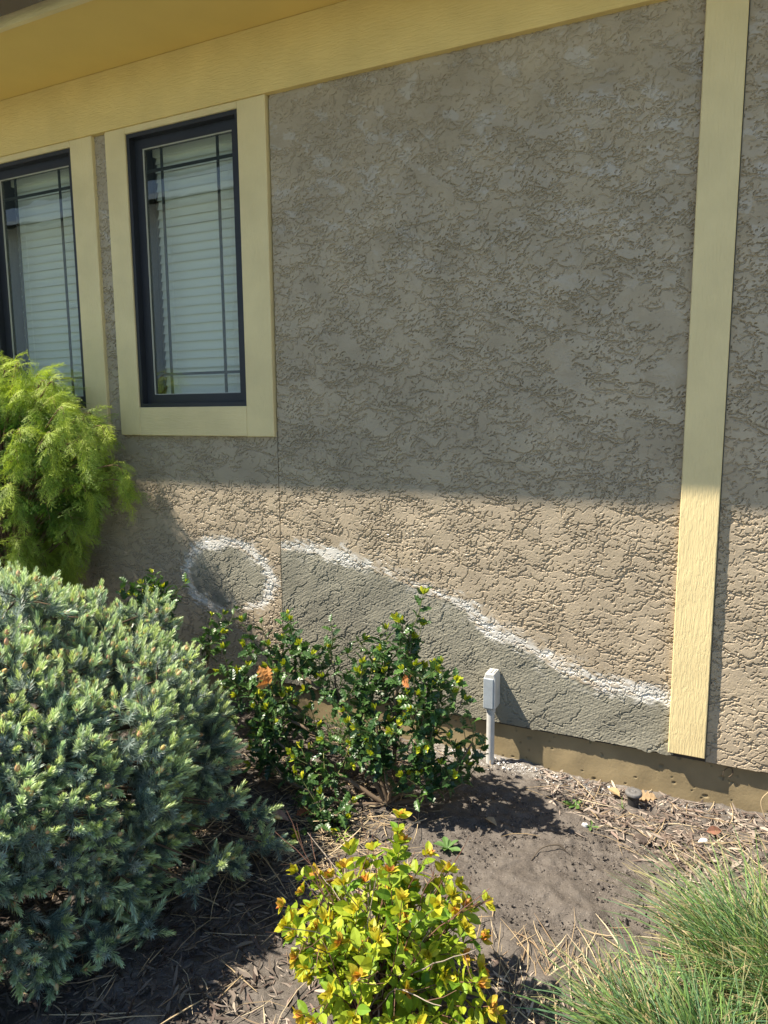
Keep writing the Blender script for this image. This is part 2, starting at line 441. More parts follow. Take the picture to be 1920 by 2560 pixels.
# backing wall with two window openings
WIN = [(-2.817, -2.121), (-3.903, -3.207)]
WZ0, WZ1 = 1.576, 2.943
m = Mesh()
yb0, yb1 = .0262, .16
for (x0, x1, z0, z1) in ((-7.5, 2.6, .16, WZ0), (-7.5, 2.6, WZ1, 3.26), (-7.5, -3.903, WZ0, WZ1), (-3.207, -2.817, WZ0, WZ1), (-2.121, 2.6, WZ0, WZ1)):
    m.box(x0, x1, yb0, yb1, z0, z1)
m.build("wall_core", simple("wall_sheathing", (.05, .045, .04), .9), house)

# trim
def board(name, x0, x1, y0, y1, z0, z1, mat, parent=house, bev=.003, **k):
    """a painted board with eased edges"""
    m = Mesh(); b = bev
    V = []; 
    for (yy, e) in ((y1, 0), (y0 + b, 0), (y0, b)):
        V += [(x0 + e, yy, z0 + e), (x1 - e, yy, z0 + e), (x1 - e, yy, z1 - e), (x0 + e, yy, z1 - e)]
    F = [(3, 2, 1, 0)[::-1]]
    for r in range(2):
        for q in range(4):
            F.append((r * 4 + q, r * 4 + (q + 1) % 4, (r + 1) * 4 + (q + 1) % 4, (r + 1) * 4 + q))
    F.append((8, 9, 10, 11))
    m.add(V, F)
    return m.build(name, mat, parent, **k)

PT = -.024
board("trim_board", -.134, .0, PT, .0255, .194, 2.9745, M['trim_v'], label="upright cream board at the right of the wall")
board("frieze_board", -7.5, 2.6, -.030, .0255, 2.975, 3.2595, M['frieze'])
board("trim_board", .002, .0045, -.003, .0255, .168, 2.974, simple("caulk_grey", (.16, .15, .125), .7), bev=.0005)

# soffit, fascia, gutter, roof
m = Mesh(); m.box(-7.5, 2.6, -.545, .16, 3.26, 3.275); m.build("soffit", M['soffit'], house)
m = Mesh(); m.box(-7.5, 2.6, -.57, -.5455, 3.225, 3.42); m.build("fascia_board", M['trim_h'], house)
m = Mesh()
prof = np.array([(-.5715, 3.385), (-.5715, 3.245), (-.66, 3.245), (-.672, 3.262), (-.679, 3.30), (-.69, 3.33), (-.70, 3.375), (-.69, 3.385), (-.688, 3.375), (-.676, 3.33), (-.665, 3.262), (-.655, 3.25), (-.577, 3.25), (-.577, 3.385)]) + np.array([-.034, 0])
n = len(prof)
V = [(x, y, z) for x in (-7.5, 2.6) for (y, z) in prof]
m.add(V, [(i, (i + 1) % n, n + (i + 1) % n, n + i) for i in range(n)])
m.build("gutter", M['gutter'], house)
m = Mesh()
m.add([(x, y, z) for x in (-7.6, 2.7) for (y, z) in ((-.63, 3.40), (3.2, 4.95), (3.2, 4.97), (-.63, 3.43))], [(0, 1, 5, 4), (1, 2, 6, 5), (2, 3, 7, 6), (3, 0, 4, 7), (0, 3, 2, 1), (4, 5, 6, 7)])
m.build("roof", M['shingle'], house)

# foundation with bug holes
rng = np.random.default_rng(3)
fx = np.arange(-3.6, 1.3, .004); fz = np.arange(-.16, .1865, .004)
fh = .0006 * fnoise((len(fz), len(fx)), .004, .03, .03, 0, rng)
FX, FZ = np.meshgrid(fx, fz)
for q in range(120):
    cx, cz_, r = rng.uniform(-2, .85), rng.uniform(-.01, .18), rng.choice([.002, .003, .004, .006], p=[.4, .3, .2, .1])
    e = ((FX - cx) / (r * rng.uniform(1, 1.9))) ** 2 + ((FZ - cz_) / r) ** 2
    fh -= .008 * np.clip(1.2 - e, 0, 1)
V = np.stack([FX, .0275 - fh, FZ], -1).reshape(-1, 3); idx = np.arange(FX.size).reshape(FX.shape)
m = Mesh(); m.add(V, np.stack([idx[:-1, :-1], idx[:-1, 1:], idx[1:, 1:], idx[1:, :-1]], -1).reshape(-1, 4))
m.box(-7.5, -3.6, .0275, .15, -.16, .18); m.box(1.296, 2.6, .0275, .15, -.16, .18)
m.build("foundation", M['found'], house, smooth=True)

# windows
def make_window(x0, x1, lab):
    w = empty("window", (x0, 0, WZ0)); w.parent = house; w["label"] = lab
    z0, z1 = WZ0, WZ1
    def bars(name, a, yf, yb, th, mat):
        m = Mesh(); X0_, X1_, Z0_, Z1_ = x0 + a, x1 - a, z0 + a, z1 - a
        m.box(X0_, X0_ + th, yf, yb, Z0_, Z1_); m.box(X1_ - th, X1_, yf, yb, Z0_, Z1_)
        m.box(X0_ + th, X1_ - th, yf + .0003, yb, Z0_, Z0_ + th); m.box(X0_ + th, X1_ - th, yf + .0003, yb, Z1_ - th, Z1_)
        return m.build(name, mat, w)
    bars("frame", .0005, -.012, .158, .019, M['frame'])
    bars("sash", .0200, .024, .062, .046, M['frame'])
    bars("glazing_bead", .0662, .030, .038, .003, M['bead'])
    gx0, gx1, gz0, gz1 = x0 + .0665, x1 - .0665, z0 + .0665, z1 - .0665
    m = Mesh(); m.box(gx0, gx1, .0392, .0412, gz0, gz1); m.build("pane", M['glass'], w)
    m = Mesh(); t = .014; o = .105
    for x in (gx0 + o, gx1 - o): m.box(x - t / 2, x + t / 2, .046, .052, gz0, gz1)
    for z in (gz0 + o, gz1 - o): m.box(gx0, gx1, .0455, .0525, z - t / 2, z + t / 2)
    m.build("grille", M['grille'], w)
    # blind: tilted slats, head rail, ladder cords
    m = Mesh(); rng = np.random.default_rng(int(abs(x0) * 100)); p = .0455; y = .135
    bx0, bx1 = x0 + .055, x1 - .035; z = gz1 - .02; k = 0
    while z > z0 + .02:
        tilt = radians(75 + rng.normal() * 1.5); w2 = .0255
        sag = rng.normal() * .001; n = 7; s = np.linspace(-1, 1, 5)
        prof = np.stack([-s * w2 * cos(tilt) - .003 * (1 - s ** 2) * sin(tilt), s * w2 * sin(tilt) + .003 * (1 - s ** 2) * cos(tilt)], 1)
        # upper edge leans to the room, lower edge to the glass
        xs = np.linspace(bx0, bx1, n); V = []
        for x in xs:
            u = (x - bx0) / (bx1 - bx0)
            for (a, b) in prof: V.append((x, y - a, z + b + sag * (1 - 4 * (u - .5) ** 2)))
        T = len(prof); V2 = [(v[0], v[1] + .0025, v[2]) for v in V]
        F = [(i * T + j, (i + 1) * T + j, (i + 1) * T + j + 1, i * T + j + 1) for i in range(n - 1) for j in range(T - 1)]
        m.add(V, F); m.add(V2, [f[::-1] for f in F])
        z -= p; k += 1
    m.box(bx0, bx1, .112, .157, gz1 - .012, gz1 + .03)
    for x in (bx0 + .1, bx1 - .12): m.tube([(x, .108, gz1), (x + .002, .107, (gz0 + gz1) / 2), (x, .108, z0 + .02)], .0011, 5)
    m.build("blind", M['blind'], w)
    # casing boards
    a, b = x0 - .138, x1 + .158
    board("casing", a, x0 - .0005, -.022, .0255, 1.4285, 2.9745, M['trim_v'], w)
    board("casing", x1 + .0005, b, -.022, .0255, 1.4265, 2.9745, M['trim_v'], w)
    board("casing", x0, x1, -.022, .0255, 1.4275, z0 - .0005, M['trim_h'], w)
    board("casing", x0, x1, -.0225, .0255, z1 + .0005, 2.9745, M['trim_h'], w)
    return w
make_window(*WIN[0], "full window with dark frame beside the wide stucco panel")
make_window(*WIN[1], "window partly behind the yellow-green evergreen")
m = Mesh()       # room behind the blinds
rx0, rx1, rz0, rz1, ry = -4.6, -1.4, 1.0, 3.24, 2.2
m.add([(rx0, .161, rz0), (rx1, .161, rz0), (rx1, ry, rz0), (rx0, ry, rz0), (rx0, .161, rz1), (rx1, .161, rz1), (rx1, ry, rz1), (rx0, ry, rz1)],
      [(0, 1, 2, 3), (7, 6, 5, 4), (1, 5, 6, 2), (3, 2, 6, 7), (4, 0, 3, 7)])
m.build("room_interior", M['room'], house)

# ================================================================== GROUND
def gz_at(x, y):
    x = np.asarray(x, float); y = np.asarray(y, float)
    z = -.012 * np.clip(x + .9, 0, 3) + .010 * np.sin(2.1 * x + .7) * np.sin(2.7 * y + .4) + .006 * np.sin(5.3 * x + 1.9 * y)
    z = z + .012 * np.exp(-((x + .86) / .25) ** 2 - (y / .12) ** 2)
    return z
xs = np.concatenate([-3.4 - np.geomspace(60, .02, 40), np.arange(-3.4, .75, .006), .75 + np.geomspace(.02, 60, 40)])
ys = np.concatenate([-2.3 - np.geomspace(60, .02, 40), np.arange(-2.3, .03, .006), [.16, 2, 8, 30, 60]])
GXX, GYY = np.meshgrid(xs, ys)
nzx = len(np.arange(-3.4, .75, .006)); nzy = len(np.arange(-2.3, .03, .006)); rg = np.random.default_rng(21)
fine = .0045 * fnoise((nzy, nzx), .006, .05, .05, 0, rg) + .0024 * fnoise((nzy, nzx), .006, .015, .015, 0, rg) + .0019 * np.clip(fnoise((nzy, nzx), .006, .008, .008, 0, rg), .3, 3)
GZZ = np.where((np.abs(GXX) < 6) & (GYY > -5), gz_at(GXX, GYY), 0.0)
GZZ[40:40 + nzy, 40:40 + nzx] += fine
GZZ[GYY > .1] = -.16
V = np.stack([GXX, GYY, GZZ], -1).reshape(-1, 3); idx = np.arange(GXX.size).reshape(GXX.shape)
m = Mesh(); m.add(V, np.stack([idx[:-1, :-1], idx[:-1, 1:], idx[1:, 1:], idx[1:, :-1]], -1).reshape(-1, 4))

def groundmat():
    mt, n, l, b = newmat("bed_soil_and_lawn")
    b.inputs["Roughness"].default_value = .95; b.inputs["Specular IOR Level"].default_value = .15
    tc = n.new("ShaderNodeTexCoord")
    def noise(scale, det=6, rough=.55):
        t = n.new("ShaderNodeTexNoise"); t.inputs["Scale"].default_value = scale; t.inputs["Detail"].default_value = det; t.inputs["Roughness"].default_value = rough
        l.new(tc.outputs["Object"], t.inputs["Vector"]); return t
    def ramp(src, stops):
        r = n.new("ShaderNodeValToRGB"); e = r.color_ramp.elements
        while len(e) < len(stops): e.new(.5)
        for k, (p, c) in enumerate(stops): e[k].position = p; e[k].color = (*c, 1)
        l.new(src, r.inputs[0]); return r
    def mix(f, a, c):
        x = n.new("ShaderNodeMix"); x.data_type = 'RGBA'
        if isinstance(f, float): x.inputs[0].default_value = f
        else: l.new(f, x.inputs[0])
        l.new(a, x.inputs[6])
        if isinstance(c, tuple): x.inputs[7].default_value = (*c, 1)
        else: l.new(c, x.inputs[7])
        return x.outputs[2]
    soil = ramp(noise(14, 9, .65).outputs[0], [(.3, (.085, .073, .063)), (.5, (.122, .107, .093)), (.7, (.160, .142, .124))])
    grains = noise(190, 3, .7); gr = ramp(grains.outputs[0], [(.58, (0, 0, 0)), (.70, (1, 1, 1))])
    col = mix(gr.outputs[0], soil.outputs[0], (.23, .20, .172))
    dk = ramp(noise(150, 3, .7).outputs[0], [(.30, (1, 1, 1)), (.42, (0, 0, 0))])
    col = mix(dk.outputs[0], col, (.045, .038, .033))
    # pale plaster dust under the repaired wall
    sep = n.new("ShaderNodeSeparateXYZ"); l.new(tc.outputs["Object"], sep.inputs[0])
    def rng_(src, a, c, lo, hi):
        r = n.new("ShaderNodeMapRange"); r.interpolation_type = 'SMOOTHSTEP'
        r.inputs[1].default_value = a; r.inputs[2].default_value = c; r.inputs[3].default_value = lo; r.inputs[4].default_value = hi; l.new(src, r.inputs[0]); return r.outputs[0]
    def mul(a, c):
        x = n.new("ShaderNodeMath"); x.operation = 'MULTIPLY'; l.new(a, x.inputs[0]); l.new(c, x.inputs[1]); return x.outputs[0]
    dy = rng_(sep.outputs["Y"], -.16, -.02, 0, 1); dx = mul(rng_(sep.outputs["X"], -1.5, -.95, 0, 1), rng_(sep.outputs["X"], -.6, -.2, 1, .25))
    dn = ramp(noise(60, 6, .7).outputs[0], [(.38, (0, 0, 0)), (.62, (1, 1, 1))])
    col = mix(mul(mul(dy, dx), dn.outputs[0]), col, (.33, .31, .28))
    # lawn beyond the bed
    lawn = ramp(noise(40, 8).outputs[0], [(.3, (.06, .10, .025)), (.7, (.16, .2, .07))])
    col = mix(rng_(sep.outputs["Y"], -3.6, -3.3, 1, 0), col, lawn.outputs[0])
    l.new(col, b.inputs["Base Color"])
    bp = n.new("ShaderNodeBump"); bp.inputs["Strength"].default_value = 1.0; bp.inputs["Distance"].default_value = .006
    l.new(noise(110, 8, .7).outputs[0], bp.inputs["Height"]); l.new(bp.outputs[0], b.inputs["Normal"])
    return mt
m.build("ground", groundmat(), kind='structure', smooth=True)
m = Mesh(); m.box(-14, 12, -6.6, -3.45, -.10, .02)  # unseen path strip, added to bounce light onto soffit and upper wall
m.build("path", simple("bounce_concrete", (.36, .40, .41), .9, var=.12, vscale=4, bump=.4), kind='structure')

# ------------------------------------------------------------------ litter
M['leaf'] = leafmat("green_leaf", .35, .5, .25)
M['litter'] = leafmat("dry_litter", .85, .2, .0)
M['wood'] = leafmat("twig_bark", .8, .25, .0)

def lying_strips(ms, P, L, W, T, yaw, pitch, bend, col, rng, lift=.004):
    """thin bent chips or straws with a real thickness: four cross-sections of four corners"""
    n = len(P); s = np.array([-1, -.35, .35, 1.]); wprof = np.array([.35, 1, .95, .3])
    d = np.stack([np.cos(yaw) * np.cos(pitch), np.sin(yaw) * np.cos(pitch), np.sin(pitch)], 1)
    side = np.stack([-np.sin(yaw), np.cos(yaw), np.zeros(n)], 1)
    roll = rng.normal(size=n) * .5
    up = np.cross(d, side); sd = side * np.cos(roll)[:, None] + up * np.sin(roll)[:, None]; up = np.cross(d, sd)
    c = P[:, None] + d[:, None] * (s[None] * L[:, None] / 2)[..., None] + side[:, None] * (bend[:, None] * (s ** 2)[None] * L[:, None])[..., None]
    V = []
    for a, bb in ((-1, -1), (1, -1), (1, 1), (-1, 1)):
        V.append(c + sd[:, None] * (a * W[:, None] / 2 * wprof)[..., None] + up[:, None] * (bb * T[:, None] / 2 * np.array([.5, 1, 1, .5]))[..., None])
    V = np.stack(V, 2).reshape(n, 16, 3); V[..., 2] += lift
    f = [(r * 4 + q, r * 4 + (q + 1) % 4, r * 4 + 4 + (q + 1) % 4, r * 4 + 4 + q) for r in range(3) for q in range(4)] + [(3, 2, 1, 0), (12, 13, 14, 15)]
    F = (np.array(f)[None] + (np.arange(n) * 16)[:, None, None]).reshape(-1, 4)
    ms.add(V.reshape(-1, 3), F, np.repeat(col, 16, 0))

rl = np.random.default_rng(31)
def scatter(n, region, rng, dens):
    """rejection-sample points inside a rectangle by a density function"""
    out = []
    while sum(map(len, out)) < n:
        x = rng.uniform(region[0], region[1], 4000); y = rng.uniform(region[2], region[3], 4000)
        k = rng.random(4000) < dens(x, y); out.append(np.stack([x[k], y[k]], 1))
    return np.concatenate(out)[:n]
def bare(x, y):      # 1 where the bed is bare earth
    e = ((x + .52 + .25 * (y + .6)) / .42) ** 2 + ((y + .62) / .36) ** 2
    e2 = ((x + .85) / .3) ** 2 + ((y + .28) / .18) ** 2
    return np.clip(1.5 - e, 0, 1) + np.clip(1.4 - e2, 0, 1)
def chip_density(x, y):
    d = np.where(x > -.75, np.clip(1.25 - (np.abs(y + .24) / .36) ** 2, .0, 1) * sst(x, -.72, -.5), 0) * 1.4
    d = d + .55 * sst(x, -.25, .1) * (y > -1.1) + .8 * sst(-x, 1.0, 1.25)
    d = d + .45 * (y < -1.15)
    return np.clip(d, 0, 1) * np.clip(1 - 1.25 * bare(x, y), .015, 1)
P2 = scatter(26000, (-3.2, .9, -2.2, -.008), rl, chip_density)
n = len(P2); big = rl.random(n) < .22
L = np.where(big, rl.uniform(.03, .075, n), rl.uniform(.008, .035, n)); W = np.where(big, rl.uniform(.004, .011, n), rl.uniform(.0015, .005, n))
T = rl.uniform(.001, .004, n)
pal = np.array([(.25, .205, .17), (.17, .13, .105), (.33, .275, .225), (.10, .075, .062), (.42, .355, .28), (.21, .155, .13)])
dark = sst(-P2[:, 0], .95, 1.2)[:, None] * .62  # spruce shade painted into the chip colour towards the left
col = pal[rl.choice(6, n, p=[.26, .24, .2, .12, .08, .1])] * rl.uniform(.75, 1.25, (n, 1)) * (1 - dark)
layer = rl.random(n) * .014 * np.clip(chip_density(P2[:, 0], P2[:, 1]) * 1.5, 0, 1)
P3 = np.column_stack([P2, gz_at(P2[:, 0], P2[:, 1]) + layer])
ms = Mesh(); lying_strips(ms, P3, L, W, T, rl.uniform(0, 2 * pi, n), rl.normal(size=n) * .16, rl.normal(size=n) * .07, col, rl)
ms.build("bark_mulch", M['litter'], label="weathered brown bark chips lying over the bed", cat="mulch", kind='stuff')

# straw: pale long stalks, thick on the left of the bed and fanned beside the grass
def straw_density(x, y):
    a = np.exp(-((x + 1.25) / .3) ** 2 - ((y + .85) / .32) ** 2) + .5 * np.exp(-((x + .40) / .16) ** 2 - ((y + 1.12) / .2) ** 2)
    b = .35 * np.exp(-((x + .1) / .5) ** 2 - ((y + .25) / .22) ** 2) + .7 * np.exp(-((x + .1) / .35) ** 2 - ((y + 1.05) / .25) ** 2) + .12 * (x < -.9)
    return np.clip(a + b, 0, 1) * np.clip(1 - .9 * bare(x, y), .03, 1)
P2 = scatter(1250, (-2.2, .7, -1.9, -.02), rl, straw_density); n = len(P2)
L = rl.uniform(.06, .26, n) * np.where(rl.random(n) < .5, .55, 1); W = rl.uniform(.0012, .0034, n); T = W * .7
near = np.exp(-((P2[:, 0] + .4) / .2) ** 2 - ((P2[:, 1] + 1.1) / .25) ** 2) > .35
yaw = np.where(near, rl.normal(1.9, .5, n), rl.uniform(0, 2 * pi, n))
pal = np.array([(.46, .36, .22), (.36, .27, .16), (.28, .20, .125), (.54, .45, .30)])
col = pal[rl.choice(4, n, p=[.3, .3, .25, .15])] * rl.uniform(.8, 1.15, (n, 1))
pit = np.abs(rl.normal(size=n)) * .10
P3 = np.column_stack([P2, gz_at(P2[:, 0], P2[:, 1]) + .006 + .5 * L * np.sin(pit) * .8])
ms = Mesh(); lying_strips(ms, P3, L, W, T, yaw, pit, rl.normal(size=n) * .06, col, rl)
ms.build("dry_straw", M['litter'], label="pale dry grass stalks strewn over the bed", cat="straw", kind='stuff')

# crumbs of fallen plaster along the foundation
def crumb(rng):
    V = unit(np.array([(1, 0, 0), (-1, 0, 0), (0, 1, 0), (0, -1, 0), (0, 0, 1), (0, 0, -1)]) + rng.normal(size=(6, 3)) * .25) * rng.uniform(.6, 1.2, (6, 1))
    return V, np.array([(0, 2, 4), (2, 1, 4), (1, 3, 4), (3, 0, 4), (2, 0, 5), (1, 2, 5), (3, 1, 5), (0, 3, 5)])
ms = Mesh()
for k in range(10):
    n = 80; x = np.where(rl.random(n) < .75, rl.normal(-.72, .28, n), rl.uniform(-.6, .7, n)); y = -.008 - np.abs(rl.normal(0, .045, n))
    r = rl.uniform(.0012, .0045, n) * np.where(rl.random(n) < .06, 2.2, 1)
    cv, cf = crumb(rl); Rm = frames(rl.normal(size=(n, 3)), rl) * r[:, None, None]
    g = rl.uniform(.35, .75, (n, 1)) * np.array([[1, .97, .92]])
    ms.inst(cv, cf, Rm, np.column_stack([x, y, gz_at(x, y) + .004]), g)
for k in range(6):                               # grit on the bare earth
    n = 260; q = scatter(n, (-1.2, .3, -1.2, -.1), rl, lambda x, y: np.clip(bare(x, y), .05, 1)); r = rl.uniform(.0008, .0024, n)
    cv, cf = crumb(rl); g = rl.uniform(.08, .4, (n, 1)) * np.array([[1, .92, .84]])
    ms.inst(cv, cf, frames(rl.normal(size=(n, 3)), rl) * r[:, None, None], np.column_stack([q, gz_at(q[:, 0], q[:, 1]) + .003]), g)
for k in range(8):                               # soil clods
    n = 420; q = scatter(n, (-1.3, .5, -1.3, -.04), rl, lambda x, y: np.clip(bare(x, y) + .15, .05, 1)); r = rl.gamma(1.6, .0016, n) + .001
    cv, cf = crumb(rl); g = rl.uniform(.06, .15, (n, 1)) * np.array([[1, .88, .78]])
    ms.inst(cv, cf, frames(rl.normal(size=(n, 3)), rl) * r[:, None, None], np.column_stack([q, gz_at(q[:, 0], q[:, 1]) + .003]), g)
ms.build("plaster_crumbs", M['litter'], label="pale plaster crumbs and grit along the foundation and on the bare soil", cat="debris", kind='stuff')

# ================================================================== PLANTS
def leaf_template(prof, fold=.18, curl=.25, spine=None, wave=0.0):
    """unit-length leaf along +x, normal +z; prof = half width at the stations"""
    n = len(prof); t = np.linspace(0, 1, n)
    V = []
    for i in range(n):
        w = prof[i]; z = -curl * t[i] ** 2 * .5 + .08 * t[i]
        up = fold * w; wv = wave * (1 if i % 2 else -1)
        x = t[i]; sh = .05 if (spine and i % 2 == 0) else 0
        V += [(x + sh, w, z + up + wv), (x, 0, z), (x + sh, -w, z + up + wv * .7)]
    F = []
    for i in range(n - 1):
        a = i * 3
        F += [(a, a + 1, a + 4, a + 3), (a + 1, a + 2, a + 5, a + 4)]
    return np.array(V), np.array(F)

def leaf_frames(D, rng, flat=.7):
    """x axis follows D; z axis (leaf face) leans to the sky"""
    D = unit(D); Z = np.array([0, 0, 1.])[None] * flat + rng.normal(size=D.shape) * .45
    Z = Z - D * (Z * D).sum(1, keepdims=True); Z = unit(Z); Y = np.cross(Z, D)
    return np.stack([D, Y, Z], -1)

# ---------------- globe blue spruce
def make_spruce():
    rng = np.random.default_rng(41)
    c = np.array([-2.24, -1.56, .40]); R = np.array([.78, .90, .56])
    root = empty("spruce_shrub", (c[0], c[1], float(gz_at(c[0], c[1]))), label="rounded blue-green needled shrub with pale new tips at the lower left", cat="shrub")
    cam_p = np.array([0, -2.9, 1.535])
    # lobes over the crown
    D = unit(rng.normal(size=(6000, 3))); D = D[D[:, 2] > -.72]
    keep = []
    for d in D:                                          # poisson-like spacing
        if all(np.linalg.norm(d - e) > .165 for e in keep): keep.append(d)
    D = np.array(keep); nl = len(D)
    rad = 1 + .05 * np.sin(D[:, 0] * 7 + 1) * np.sin(D[:, 1] * 6 + .5) + rng.normal(size=nl) * .065
    low = D[:, 2] < 0                                    # the skirt stays broad down to the mulch
    hs_ = np.where(low, (1 - np.abs(D[:, 2]) ** 3.2) ** (1 / 3.2) / np.maximum(np.hypot(D[:, 0], D[:, 1]), .2), 1.0)
    D0 = D * np.stack([hs_, hs_, np.ones(nl)], 1)
    LC = c + D0 * R * rad[:, None]; N = unit(D / R)
    seen = ((cam_p - LC) * N).sum(1) > -.45
    A, B, BD, br = [], [], [], Mesh()
    tips, tdir, depth = [], [], []
    for i in range(nl):
        k = 15 if seen[i] else 6
        f = frames(N[i:i + 1], rng)[0]
        for j in range(k):
            rho = math.sqrt(rng.random()) * .100; a = rng.uniform(0, 2 * pi)
            off = f[:, 0] * rho * cos(a) + f[:, 1] * rho * sin(a)
            p = LC[i] + off - N[i] * (rho * rho * 6.0 + abs(rng.normal()) * .024)
            d = unit(N[i] * 1.0 + off / .105 * .55 + np.array([0, 0, .45]) + rng.normal(size=3) * .22)
            tips.append(p); tdir.append(d); depth.append(0)
        if seen[i]:
            for j in range(7):                               # inner, shaded shoots
                rho = math.sqrt(rng.random()) * .12; a = rng.uniform(0, 2 * pi)
                off = f[:, 0] * rho * cos(a) + f[:, 1] * rho * sin(a)
                tips.append(LC[i] + off - N[i] * rng.uniform(.06, .16)); tdir.append(unit(N[i] + off / .12 * .8 + rng.normal(size=3) * .3)); depth.append(1)
        inner = c + (LC[i] - c) * .45
        mid = c + (LC[i] - c) * .75 + rng.normal(size=3) * .02
        br.tube(spline([inner, mid, LC[i] - N[i] * .03], 6), np.linspace(.006, .0025, 6), 5, (.10, .07, .045), cap=False)
        if seen[i]:
            for t in tips[-22:-7:2]:
                br.tube(np.array([LC[i] - N[i] * .07, (LC[i] + t) / 2 - N[i] * .03, t]), [.003, .0022, .0016], 3, (.14, .09, .055), cap=False)
    tips = np.array(tips); tdir = np.array(tdir); depth = np.array(depth)
    for (p, d) in (((-1.33, -1.05, .20), (.9, .1, .25)), ((-1.25, -1.10, .13), (.95, 0, .2)), ((-1.30, -1.22, .12), (.9, -.1, .3)), ((-1.33, -1.40, .16), (.9, -.2, .4)), ((-1.28, -1.36, .22), (.8, -.1, .6)), ((-1.38, -1.55, .10), (.8, -.4, .3)), ((-1.36, -1.18, .30), (.9, .1, .4)), ((-1.42, -1.68, .12), (.7, -.6, .3))):
        p = np.array(p); d = unit(np.array(d)); br.tube(np.array([c + (p - c) * .6, p - d * .05, p]), [.004, .003, .002], 5, (.12, .08, .05), cap=False)
        for q in range(7):
            t = q / 6; tips = np.vstack([tips, p - d * .10 * t + rng.normal(size=3) * .006]); tdir = np.vstack([tdir, unit(d + unit(rng.normal(size=3)) * .75 * min(1, t * 4))]); depth = np.append(depth, 0)
    ok = tips[:, 2] > .03; tips, tdir, depth = tips[ok], tdir[ok], depth[ok]
    # older shoot: bottle-brush of stiff needles
    def brush(n, L, nl, ang0, ang1, w, seed):
        r = np.random.default_rng(seed); V, F, C = [], [], []
        for i in range(n):
            s = (i + r.random()) / n; az_ = i * 2.39996 + r.normal() * .2; an = radians(ang0 + (ang1 - ang0) * s + r.normal() * 7)
            ln = nl * (1 - .35 * s ** 3) * r.uniform(.8, 1.12)
            d = np.array([sin(an) * cos(az_), sin(an) * sin(az_), cos(an)]); e = np.array([-sin(az_), cos(az_), 0])
            b = np.array([0, 0, s * L]); k = len(V)
            q = b + d * ln * .55 + np.array([0, 0, .06 * ln])
            V += [b - e * w / 2, b + e * w / 2, q + e * w / 2, q - e * w / 2, b + d * ln + np.array([0, 0, .16 * ln])]
            F += [(k, k + 1, k + 2), (k, k + 2, k + 3), (k + 3, k + 2, k + 4)]
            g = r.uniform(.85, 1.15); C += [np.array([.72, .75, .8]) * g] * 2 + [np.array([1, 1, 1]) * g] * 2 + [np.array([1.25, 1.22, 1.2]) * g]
        return np.array(V), np.array(F), np.array(C)
    def trifix(V, F, C): return V, F, C
    need = Mesh(); newg = Mesh(); bud = Mesh()
    olds = [brush(48, .052, .024, 80, 32, .0021, s) for s in (1, 2, 3)]
    news = [brush(42, .030, .0170, 50, 12, .0023, s) for s in (4, 5, 6)]
    n = len(tips); which = rng.integers(0, 3, n)
    vig = 1 + .22 * np.sin(tips[:, 0] * 9) * np.sin(tips[:, 1] * 8 + 1)
    for q in range(3):
        k = which == q; m_ = k.sum(); sc = rng.uniform(.8, 1.2, m_)
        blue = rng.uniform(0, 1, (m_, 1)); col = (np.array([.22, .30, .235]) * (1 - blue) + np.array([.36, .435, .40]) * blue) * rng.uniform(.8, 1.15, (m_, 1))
        Mx = frames(tdir[k], rng) * sc[:, None, None]
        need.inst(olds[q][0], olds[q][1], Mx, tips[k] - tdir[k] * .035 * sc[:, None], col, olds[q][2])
    # side shoots
    kk = np.repeat(np.arange(n), 2); sd = unit(tdir[kk] * .75 + unit(rng.normal(size=(len(kk), 3))) * .8)
    sp = tips[kk] - tdir[kk] * rng.uniform(.01, .05, (len(kk), 1))
    wq = rng.integers(0, 3, len(kk))
    for q in range(3):
        k = wq == q; m_ = k.sum(); sc = rng.uniform(.65, 1.1, m_); blue = rng.uniform(0, 1, (m_, 1))
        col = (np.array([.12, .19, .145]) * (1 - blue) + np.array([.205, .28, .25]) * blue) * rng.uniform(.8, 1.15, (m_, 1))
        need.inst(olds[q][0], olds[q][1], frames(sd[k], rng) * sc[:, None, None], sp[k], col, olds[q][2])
    # soft new growth on the shoot tips, papery bud caps on some
    at = np.concatenate([tips + tdir * .008, sp + sd * .030]); ad = np.concatenate([tdir, sd]); dp = np.concatenate([depth, depth[kk]])
    pr = np.where(dp == 0, .74, .25); h = rng.random(len(at)) < pr
    at, ad = at[h], ad[h]; ad = unit(ad + np.array([0, 0, .25]))
    wq = rng.integers(0, 3, len(at))
    for q in range(3):
        k = wq == q; m_ = k.sum(); sc = rng.uniform(.85, 1.65, m_); yel = rng.random((m_, 1)) ** 1.5
        col = (np.array([.50, .63, .46]) * (1 - yel) + np.array([.61, .70, .34]) * yel) * rng.uniform(.85, 1.12, (m_, 1))
        newg.inst(news[q][0], news[q][1], frames(ad[k], rng) * sc[:, None, None], at[k], col, news[q][2])
    capp = rng.random(len(at)) < .30 * (.5 + sst(at[:, 2], .45, .9))
    prof = [(.0015, 0), (.0052, .004), (.0060, .010), (.0042, .016), (.0006, .021)]
    a8 = np.arange(7) / 7 * 2 * pi
    bv = np.array([(r * cos(a), r * sin(a), z) for (r, z) in prof for a in a8]); bf = np.array([(i * 7 + j, i * 7 + (j + 1) % 7, i * 7 + 7 + (j + 1) % 7, i * 7 + 7 + j) for i in range(4) for j in range(7)])
    m_ = capp.sum(); col = np.array([.50, .33, .17]) * rng.uniform(.7, 1.25, (m_, 1)) * np.column_stack([np.ones(m_), rng.uniform(.85, 1.1, m_), rng.uniform(.7, 1.2, m_)])
